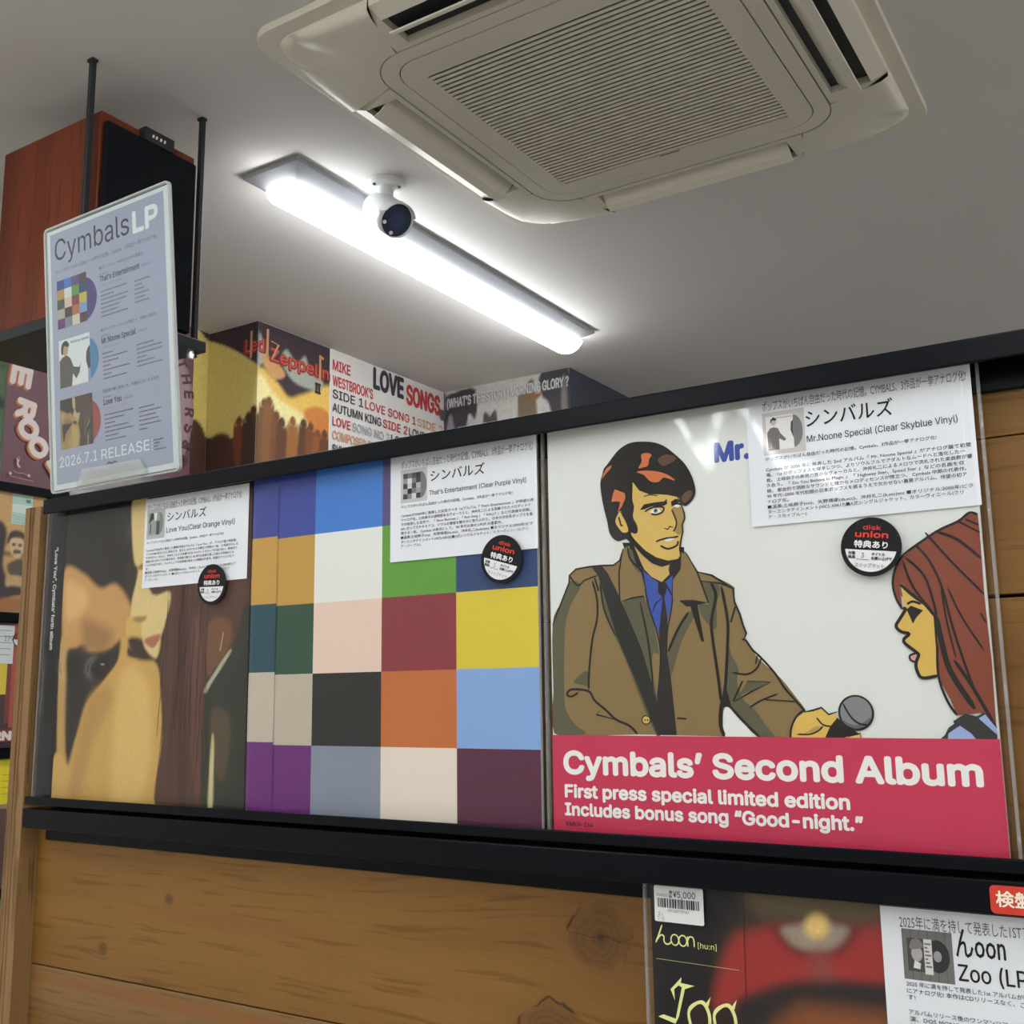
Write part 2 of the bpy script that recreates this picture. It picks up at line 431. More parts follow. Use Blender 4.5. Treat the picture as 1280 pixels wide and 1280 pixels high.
def wood(name, c1, c2, scale=14.0, stretch=(0.12, 1, 1), knots=(), dark=0.35, rough=0.5, patch=None, axis=2, knotcol=(0.075, 0.032, 0.012)):
    """grain runs along the stretched axis; knots are (x, z, radius) in object space"""
    m = new_mat(name, c1, rough, spec=0.3); b = m.node_tree.nodes['Principled BSDF']
    tc = nd(m, 'ShaderNodeTexCoord'); vec = tc.outputs['Object']
    sep = nd(m, 'ShaderNodeSeparateXYZ'); lk(m, vec, sep.inputs[0])
    def mth(op, a, bb=None, clamp=False):
        n = nd(m, 'ShaderNodeMath', operation=op); n.use_clamp = clamp
        for i, q in enumerate((a, bb)):
            if q is None: continue
            if isinstance(q, (int, float)): n.inputs[i].default_value = q
            else: lk(m, q, n.inputs[i])
        return n.outputs[0]
    zz = sep.outputs['Z']; masks = []
    for kx, kz, r in knots:
        dx = mth('SUBTRACT', sep.outputs['X'], kx); dz = mth('SUBTRACT', sep.outputs['Z'], kz)
        d = mth('SQRT', mth('ADD', mth('MULTIPLY', dx, mth('MULTIPLY', dx, 0.8)), mth('MULTIPLY', dz, dz)))
        masks.append((d, r, dz))
        bend = mth('MULTIPLY', mth('POWER', 2.718, mth('MULTIPLY', mth('DIVIDE', d, r * 2.2), -1.0)), mth('MULTIPLY', dz, -0.75))
        zz = mth('ADD', zz, bend)
    cmb = nd(m, 'ShaderNodeCombineXYZ'); lk(m, sep.outputs['X'], cmb.inputs[0]); lk(m, sep.outputs['Y'], cmb.inputs[1]); lk(m, zz, cmb.inputs[2])
    mp = nd(m, 'ShaderNodeMapping'); mp.inputs['Scale'].default_value = stretch; lk(m, cmb.outputs[0], mp.inputs['Vector'])
    n1 = nd(m, 'ShaderNodeTexNoise'); n1.inputs['Scale'].default_value = scale; n1.inputs['Detail'].default_value = 6; n1.inputs['Distortion'].default_value = 0.6
    lk(m, mp.outputs[0], n1.inputs['Vector'])
    r1 = nd(m, 'ShaderNodeValToRGB'); e = r1.color_ramp.elements
    e[0].position = 0.32; e[0].color = (*c2, 1); e[1].position = 0.66; e[1].color = (*c1, 1)
    lk(m, n1.outputs['Fac'], r1.inputs[0])
    n2 = nd(m, 'ShaderNodeTexNoise'); n2.inputs['Scale'].default_value = scale * 17; n2.inputs['Detail'].default_value = 3
    mp2 = nd(m, 'ShaderNodeMapping'); mp2.inputs['Scale'].default_value = tuple(q if q == 1 else q * 0.45 for q in stretch); lk(m, cmb.outputs[0], mp2.inputs['Vector'])
    lk(m, mp2.outputs[0], n2.inputs['Vector'])
    r2 = nd(m, 'ShaderNodeValToRGB'); e = r2.color_ramp.elements
    e[0].position = 0.36; e[0].color = (dark, dark * 0.92, dark * 0.8, 1); e[1].position = 0.43; e[1].color = (1, 1, 1, 1)
    lk(m, n2.outputs['Fac'], r2.inputs[0])
    mu = nd(m, 'ShaderNodeMix', data_type='RGBA', blend_type='MULTIPLY'); mu.inputs[0].default_value = 1.0
    lk(m, r1.outputs[0], mu.inputs[6]); lk(m, r2.outputs[0], mu.inputs[7]); colr = mu.outputs[2]
    def over(fac, c, cur):
        x = nd(m, 'ShaderNodeMix', data_type='RGBA'); lk(m, fac, x.inputs[0]); lk(m, cur, x.inputs[6]); x.inputs[7].default_value = (*c, 1); return x.outputs[2]
    if patch:
        px, pz, rx, rz, pc = patch
        q = mth('ADD', mth('POWER', mth('DIVIDE', mth('SUBTRACT', sep.outputs['X'], px), rx), 2.0), mth('POWER', mth('DIVIDE', mth('SUBTRACT', sep.outputs['Z'], pz), rz), 2.0))
        q = mth('ADD', q, mth('MULTIPLY', mth('SUBTRACT', n1.outputs['Fac'], 0.5), 1.6))
        colr = over(mth('MULTIPLY', mth('SUBTRACT', 1.15, q, True), 0.75), pc, colr)
    nk = nd(m, 'ShaderNodeTexNoise'); nk.inputs['Scale'].default_value = 40; lk(m, vec, nk.inputs['Vector'])
    for d, r, dz in masks:
        dn = mth('ADD', d, mth('MULTIPLY', mth('SUBTRACT', nk.outputs['Fac'], 0.5), r * 0.9))
        inner = mth('MULTIPLY', mth('SUBTRACT', 1.0, mth('DIVIDE', dn, r)), 4.0, True)
        ring = mth('MULTIPLY', mth('ADD', mth('SINE', mth('MULTIPLY', dn, 38.0 / r * 0.8)), 1.0), 0.5)
        halo = mth('MULTIPLY', mth('SUBTRACT', 1.0, mth('DIVIDE', dn, r * 1.9)), 0.9, True)
        colr = over(mth('MULTIPLY', halo, mth('ADD', mth('MULTIPLY', ring, 0.22), 0.22)), knotcol, colr)
        colr = over(mth('MULTIPLY', inner, mth('ADD', mth('MULTIPLY', ring, 0.14), 0.38)), knotcol, colr)
        edge = mth('SUBTRACT', 1.0, mth('MULTIPLY', mth('ABSOLUTE', mth('SUBTRACT', dn, r * 0.98)), 14.0 / r), True)
        nc = nd(m, 'ShaderNodeTexNoise'); nc.inputs['Scale'].default_value = 34; lk(m, vec, nc.inputs['Vector'])
        gap = mth('MULTIPLY', mth('SUBTRACT', nc.outputs['Fac'], 0.50), 9.0, True)
        colr = over(mth('MULTIPLY', mth('MULTIPLY', edge, gap), 0.9), (0.012, 0.006, 0.003), colr)
        wob = mth('ADD', dz, mth('MULTIPLY', mth('SUBTRACT', nk.outputs['Fac'], 0.5), r * 0.9))
        crack = mth('SUBTRACT', 1.0, mth('MULTIPLY', mth('ABSOLUTE', wob), 34.0 / r), True)
        colr = over(mth('MULTIPLY', mth('MULTIPLY', crack, inner), 0.7), (0.012, 0.006, 0.003), colr)
        core = mth('SUBTRACT', 1.0, mth('DIVIDE', dn, r * 0.3), True)
        colr = over(mth('MULTIPLY', core, 0.6), (0.012, 0.006, 0.003), colr)
    lk(m, colr, b.inputs['Base Color'])
    bp = nd(m, 'ShaderNodeBump'); bp.inputs['Strength'].default_value = 0.25; bp.inputs['Distance'].default_value = 0.001
    lk(m, n2.outputs['Fac'], bp.inputs['Height']); lk(m, bp.outputs[0], b.inputs['Normal'])
    return m

PINE1, PINE2 = (0.245, 0.120, 0.026), (0.165, 0.074, 0.015)
ORANGE = (0.24, 0.095, 0.026)

# ------------------------------------------------------------------ room shell
RX0, RX1, RY0, RY1 = -1.90, 3.4, -4.6, 4.4
struct('floor', MB().box(RX0 - .1, RX1 + .1, RY0 - .1, RY1 + .1, -0.1, 0.0), m_floor)
struct('ceiling', MB().box(RX0 - .1, RX1 + .1, RY0 - .1, RY1 + .1, CEIL, CEIL + 0.1), m_ceil)
struct('wall_left', MB().box(RX0 - .1, RX0, RY0, RY1, 0, CEIL), m_wall)
struct('wall_right', MB().box(RX1, RX1 + .1, RY0, RY1, 0, CEIL), m_wall)
struct('wall_front', MB().box(RX0, RX1, RY0 - .1, RY0, 0, CEIL), m_wall)
struct('wall_back', MB().box(RX0, RX1, RY1, RY1 + .1, 0, CEIL), m_wall)
struct('wall_pillar', MB().box(RX0, -1.70, 1.334, 2.22, 0, CEIL), m_wall)
struct('wall_corner', MB().box(RX0, -1.192, 2.22, RY1, 0, CEIL), m_darkwall)

# ------------------------------------------------------------------ lamps
def batten(x, y, label):
    t = thing('ceiling_light', (x, y, CEIL), label, 'ceiling light', group='LED batten lights on the ceiling')
    hl = 0.62
    fr_ = MB()
    for hx, hy, z in ((.075, hl, 0), (.0745, hl, -.010), (.038, hl - .036, -.031)): fr_.v += [(-hx, -hy, z), (hx, -hy, z), (hx, hy, z), (-hx, hy, z)]
    fr_.f = [(0, 1, 2, 3), (11, 10, 9, 8)] + [(b + k, b + (k + 1) % 4, b + 4 + (k + 1) % 4, b + 4 + k) for b in (0, 4) for k in range(4)]
    hs = fr_.build('housing', m_white, t, bevel=.0008)
    prof = [(.0405 * math.cos(a), -.030 - .037 * math.sin(a) ** .8) for a in [math.pi * i / 14 for i in range(15)]]
    mb = MB(); n = len(prof); L = []
    for yy, k in ((-hl + .034, .8), (-hl + .038, 1.0), (hl - .040, 1.0), (hl - .022, .9), (hl - .014, .5)):
        L.append(len(mb.v)); mb.v += [(px, yy, -.030 + (pz + .030) * k) for px, pz in prof]
    for a, b in zip(L, L[1:]):
        for i in range(n - 1): mb.f.append([a + i, a + i + 1, b + i + 1, b + i])
    mb.f.append(list(range(L[0], L[0] + n))); mb.f.append(list(range(L[-1], L[-1] + n)))
    mb.build('diffuser', m_lamp, t, smooth=False)
    # rating plate on the sloping side
    s = MB(); a = Vector((.0710, 0, -.0120)); b2 = Vector((.0480, 0, -.0253)); nn = Vector((.6, 0, -.8)) * .0006
    y0, y1 = hl - .17, hl - .045
    s.v = [tuple(q + nn + Vector((0, yy, 0))) for q in (a, b2) for yy in (y0, y1)]; s.f = [(0, 1, 3, 2)]
    s.build('rating_plate', m_grey, hs)
    return t
LBL = ['long white LED batten light on the ceiling beside the small security camera'] + [
    'LED batten light in %s behind the viewer, %s' % (a, b) for a in ('the nearest row', 'the middle row', 'the row by the front wall') for b in ('left', 'middle', 'right')] + [
    'LED batten light on the ceiling ' + q for q in ('far right of the air conditioner', 'near the right wall beyond the rack', 'near the right wall behind the viewer', 'beyond the front rack')]
for (x, y), l in zip(LAMP_SPOTS, LBL): batten(x, y, l)

# ------------------------------------------------------------------ ceiling air conditioner
def air_conditioner():
    t = thing('air_conditioner', (-0.315, 0.81, CEIL), 'large ivory four-way cassette air conditioner set in the ceiling', 'air conditioner')
    pan = MB().plate(rsq(.437, .045), [], -.013, 0).build('outer_rim', m_ac, t, bevel=.003, seg=3)
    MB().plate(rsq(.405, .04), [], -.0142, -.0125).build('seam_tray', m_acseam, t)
    rot = lambda p, k: [(x * math.cos(k) - y * math.sin(k), x * math.sin(k) + y * math.cos(k)) for x, y in p]
    for q in range(4):
        k = q * math.pi / 2; Rz = Matrix.Rotation(k, 4, 'Z')
        # corner cover: inner arc to outer corner, sweeping up towards the tip
        n = 14; I = []; O = []
        for i in range(n + 1):
            a = math.pi / 2 * i / n
            I.append((.2345 + .070 * math.cos(a), .2345 + .070 * math.sin(a)))
        pts = [(.411, .206), (.411, .26), (.411, .31), (.411, .34), (.411, .365)]
        arc = [(.366 + .045 * math.cos(math.pi / 2 * i / 4), .366 + .045 * math.sin(math.pi / 2 * i / 4)) for i in range(5)]
        O = pts + arc + [(y, x) for x, y in pts[::-1]]
        O = [O[int(round(i * (len(O) - 1) / n))] for i in range(n + 1)]
        mb = MB(); m_ = 9
        for j in range(m_ + 1):
            s = j / m_; e = s ** 2.2
            for i in range(n + 1):
                tip = math.sin(math.pi * i / n) ** 1.2
                x = I[i][0] + (O[i][0] - I[i][0]) * s; y = I[i][1] + (O[i][1] - I[i][1]) * s
                mb.v.append(tuple(Rz @ Vector((x, y, -.036 + .019 * e * tip + .004 * (s > .97)))))
        for j in range(m_):
            for i in range(n): a = j * (n + 1) + i; mb.f.append([a, a + 1, a + n + 2, a + n + 1])
        b0 = len(mb.v); mb.v += [tuple(Rz @ Vector((x, y, -.012))) for x, y in O]
        for i in range(n): a = m_ * (n + 1) + i; mb.f.append([a, a + 1, b0 + i + 1, b0 + i])
        mb.build('corner_cover', m_ac, t, smooth=True)
        # outlet frame with its slot
        fr = rot([(.3065, -.2315), (.330, -.228), (.37, -.220), (.411, -.2035), (.411, .2035), (.37, .220), (.330, .228), (.3065, .2315)], k)
        hole = rot([(.317, -.200), (.384, -.200), (.384, .200), (.317, .200)], k)
        fm = MB().plate(fr, [hole], -.036, -.0125)
        ax = Vector((math.cos(k), math.sin(k), 0))
        fm.v = [(v[0], v[1], -.026) if v[2] < -.03 and Vector(v).dot(ax) > .405 else v for v in fm.v]
        fm.build('outlet_frame', m_ac, t)
        du = MB(); du.plate(rot([(.317, -.2), (.384, -.2), (.384, .2), (.317, .2)], k), [], -.0235, -.0225).build('air_duct', m_acdark, t)
        # swing vane, outer edge hanging low
        va = MB(); prof = [(.3290, -.0185), (.3400, -.0290), (.3560, -.0420), (.3700, -.0490), (.3690, -.0510), (.3545, -.0442), (.3380, -.0308), (.3270, -.0198)]
        va.extrude(prof, -.196, .196, 'y'); va.v = [tuple(Rz @ Vector(v)) for v in va.v]
        va.build('vane', m_ac, t, smooth=False)
    MB().plate(rsq(.3035, .070, 10), [rsq(.2765, .052, 10)[::1]], -.036, -.0125).build('centre_frame', m_ac, t, bevel=.0008)
    p = MB().plate(rsq(.2745, .050, 10), [rsq(.232, .004, 2)], -.0365, -.0125).build('intake_panel', m_ac, t, bevel=.0008)
    MB().plate(rsq(.232, .004, 2), [], -.0235, -.0228).build('filter', m_acgrill, p)
    g = MB(); N = 40
    for i in range(N):
        y = -.232 + .464 * (i + .5) / N
        g.extrude([(y - .0040, -.0345), (y + .0012, -.0362), (y + .0022, -.0352), (y + .0032, -.026), (y + .0012, -.026)], -.232, .232, 'x')
    g.build('intake_grille', m_ac, p)
    MB().box(-.02, .02, .2325, .2345, -.0372, -.0364).build('catch', m_black, p)
air_conditioner()

# ------------------------------------------------------------------ security camera
def security_camera():
    t = thing('security_camera', (-.885, .892, CEIL), 'small white bullet security camera with dark face on the ceiling', 'camera')
    MB().lathe([(.041, 0), (.041, -.008), (.038, -.011), (.020, -.013), (.0175, -.018), (.0165, -.045), (.0175, -.052)]).build('mount', m_camwhite, t, smooth=False, bevel=.001)
    for a in (20, 140, 260):
        x, y = .030 * math.cos(math.radians(a)), .030 * math.sin(math.radians(a))
        MB().lathe([(.0035, -.0125), (.0035, -.0150)], Matrix.Translation((x, y, 0)), 10).build('screw', m_black, t)
    d = Vector((.75, -.265, -.61)).normalized(); R = d.to_track_quat('Z', 'Y').to_matrix().to_4x4()
    T = Matrix.Translation(Vector((-.012, .004, -.056))) @ R
    MB().lathe([(.015, -.040), (.026, -.036), (.033, -.022), (.0355, 0), (.0365, .05), (.0365, .075), (.034, .075), (.034, .065)], T, 40).build('housing', m_camwhite, t, smooth=True)
    f = MB().lathe([(.0338, .060), (.0338, .0705), (.030, .0725)], T, 40).build('face', m_camdark, t)
    MB().lathe([(.019, .0720), (.019, .0735), (.016, .0735), (.013, .0730)], T, 32).build('lens', m_lens, f)
    v = MB()  # sun hood over the top of the face
    n = 18
    for h in (.062, .082):
        for r in (.0366, .0385):
            for i in range(n + 1):
                a = math.radians(15 + 150 * i / n); v.v.append(tuple(T @ Vector((r * math.cos(a), r * math.sin(a), h if not (h > .07 and i in (0, n)) else .070))))
    k = n + 1
    for a, b in ((0, 1), (1, 3), (3, 2), (2, 0)):
        for i in range(n): v.f.append([a * k + i, a * k + i + 1, b * k + i + 1, b * k + i])
    v.build('sun_hood', m_camwhite, t, smooth=False)
    for a in (200, 262): MB().lathe([(.004, .0715), (.004, .0740)], T @ Matrix.Translation((.027 * math.cos(math.radians(a)), .027 * math.sin(math.radians(a)), 0)), 10).build('led_window', m_camwhite, f)
    return t
security_camera()

# ------------------------------------------------------------------ speaker on its hanging shelf
def speaker():
    x0, x1, y0, y1, z0, z1 = -1.268, -1.0, .296, .492, LZ + .7265, LZ + 1.066
    m_sp = wood('cherry_veneer', (0.20, 0.040, 0.013), (0.10, 0.018, 0.006), 9.0, (1, 1, 0.10), (), 0.55, 0.35)
    t = thing('speaker', ((x0 + x1) / 2, (y0 + y1) / 2, z0), 'cherry wood box speaker with black cloth front on the hanging shelf', 'speaker')
    cx, cy = (x0 + x1) / 2, (y0 + y1) / 2
    MB().box(x0 - cx, x1 - cx, y0 - cy, y1 - cy, 0, z1 - z0).build('cabinet', m_sp, t, bevel=.002)
    g = MB().box(x1 - cx + .0003, x1 - cx + .012, y0 - cy + .004, y1 - cy - .004, .006, z1 - z0 - .018).build('front_grille', m_grille, t, bevel=.004, seg=3)
    b = MB().box(x1 - cx - .004, x1 - cx + .0155, -.022, .040, z1 - z0 - .021, z1 - z0 + .003).build('badge', m_badge, t, bevel=.0012)
    p = Print(gain=1.0); [p.poly([(a, 0), (a + 4, 0), (a + 5.4, 6), (a + 1.4, 6)], (230, 230, 225)) for a in (0, 7, 16, 24)]
    lo = p.build('badge_lettering', m_print, b); lo.rotation_euler = (0, 0, math.pi / 2); lo.location = (x1 - cx + .0158, -.008, z1 - z0 - .0125)
    s = thing('speaker_bracket', (-1.16, .405, LZ + .70), 'black steel hanging shelf on thin rods from the ceiling', 'shelf')
    ox, oy, oz = -1.16, .405, LZ + .70
    MB().box(-1.32 - ox, -.985 - ox, .285 - oy, .522 - oy, .006, .0262).build('shelf', m_steel, s, bevel=.002)
    for x in (-1.3105, -1.0):
        pass
    for x, y in ((-1.013, .292), (-1.005, .507), (-1.308, .287), (-1.308, .512)):
        yy = y - .008 if y < .4 else y + .004
        r = MB().box(x - .0045 - ox, x + .0045 - ox, yy - .0045 - oy, yy + .0045 - oy, -.002 if y > .4 else .0, CEIL - oz - .004).build('rod', m_steel, s, bevel=.001)
        MB().box(x - .008 - ox, x + .006 - ox, yy - .0055 - oy, yy + .0055 - oy, CEIL - oz - .005, CEIL - oz).build('ceiling_foot', m_steel, r)
    MB().lathe([(.006, -.008), (.007, 0), (.007, .006)], Matrix.Translation((-1.0 - ox, .500 - oy, 0)), 14).build('levelling_nut', m_chrome, s)
speaker()

# ------------------------------------------------------------------ the front album rack
KN = [(.037, -.073, .024), (-.005, -.150, .026), (-.5315, -.1425, .006), (-.435, -.0865, .005)]
m_post = wood('plywood_side', (0.30, 0.175, 0.07), (0.22, 0.12, 0.045), 10.0, (1, 1, 0.12), (), 0.6, 0.5)
def ply_edge():
    m = wood('plywood_edge', (0.27, 0.155, 0.06), (0.15, 0.075, 0.028), 60.0, (1, 1, 0.03), (), 0.4, 0.6)
    return m
m_plyedge = ply_edge()
def rack():
    r = thing('record_display_rack', (-.0, .03, 0), 'pine-backed display rack with black rails holding the three large front albums', 'display rack')
    def loc(o): o.location = (0, -.03, LZ); return o
    X1 = 1.15
    for a, b, kn, pt, c1, c2 in ((.2657, .3240, (), None, PINE1, PINE2), (.1636, .2650, (), None, PINE1, PINE2),
                       (-.1690, .1614, KN, (-.36, -.1000, .15, .012, ORANGE), PINE1, PINE2), (-.52, -.1702, ((.36, -.33, .02),), (-.45, -.182, .30, .008, ORANGE), (0.26, 0.148, 0.054), PINE2),
                       (-.95, -.5215, (), None, PINE1, PINE2), (-1.498, -.952, (), None, PINE1, PINE2)):
        m = wood('pine_board', c1, c2, 13.0, (.10, 1, 1), kn, 0.78, 0.5, pt)
        loc(MB().box(-.648, X1, .018, .036, a, b).build('plank', m, r, bevel=.0008))
    loc(MB().box(-.647, X1 - .001, .0362, .042, -1.498, .322).build('back_panel', m_railb, r))
    post = loc(MB().box(-.6600, -.648, -.003, .05, -1.499, .3215).build('side_post', m_post, r, bevel=.0006))
    for i, (a, b) in enumerate(((-.6755, -.6712), (-.6706, -.6655), (-.6649, -.6602))): loc(MB().box(a, b, -.0035 - .0004 * (i == 1), 0.05, -1.499, .3215).build('plywood_layer', m_plyedge, r, bevel=.0005))
    top = [(-.015, .3080), (-.015, .3245), (.0178, .3245), (.0178, .2946), (.0130, .2946), (.0130, .3215), (-.0115, .3215), (-.0115, .3080)]
    loc(MB().extrude(top, -.6265, X1, 'x').build('top_rail', m_rail, r, bevel=.0011))
    led = [(-.0150, -.0022), (-.0150, .0062), (-.0122, .0062), (-.0122, -.0002), (.0178, -.0002), (.0178, -.0022)]
    loc(MB().extrude(led, -.6275, X1, 'x').build('ledge_rail', m_rail, r, bevel=.0009))
    low = [(-.0152, -.0262), (-.0152, -.0062), (.0178, -.0062), (.0178, -.0415), (.0130, -.0415), (.0130, -.0092), (-.0117, -.0092), (-.0117, -.0262)]
    loc(MB().extrude(low, -.6290, X1, 'x').build('lower_rail', m_rail, r, bevel=.0013))
    led2 = [(-.0150, -.3452), (-.0150, -.3360), (-.0122, -.3360), (-.0122, -.3402), (.0178, -.3402), (.0178, -.3452)]
    loc(MB().extrude(led2, -.6290, X1, 'x').build('ledge_rail', m_rail, r, bevel=.0009))
    # scratches are part of the boards; the red tag is stuck on the lower rail
    tg = loc(MB().plate(rsq(.022, .003, 5, .0080), [], -.0003, .0003).build('red_tag', new_mat('red_plastic', lin((196, 52, 36), 1.1), 0.4), r, label=None) if False else
             MB().extrude([(x + .3378, z - .0170) for x, z in rsq(.0225, .0028, 5, .0080)], -.0160, -.0154, 'y').build('red_tag', new_mat('red_plastic', lin((200, 52, 34), 1.05), 0.4), r))
    p = Print(gain=1.1); p.text('検盤', 318.6, -21.4 + 1.0, 8.8, (238, 226, 205), kanji=True, bold=.022, wd=19.5)
    p.build('tag_lettering', m_print, tg, y=-.0161)
rack()

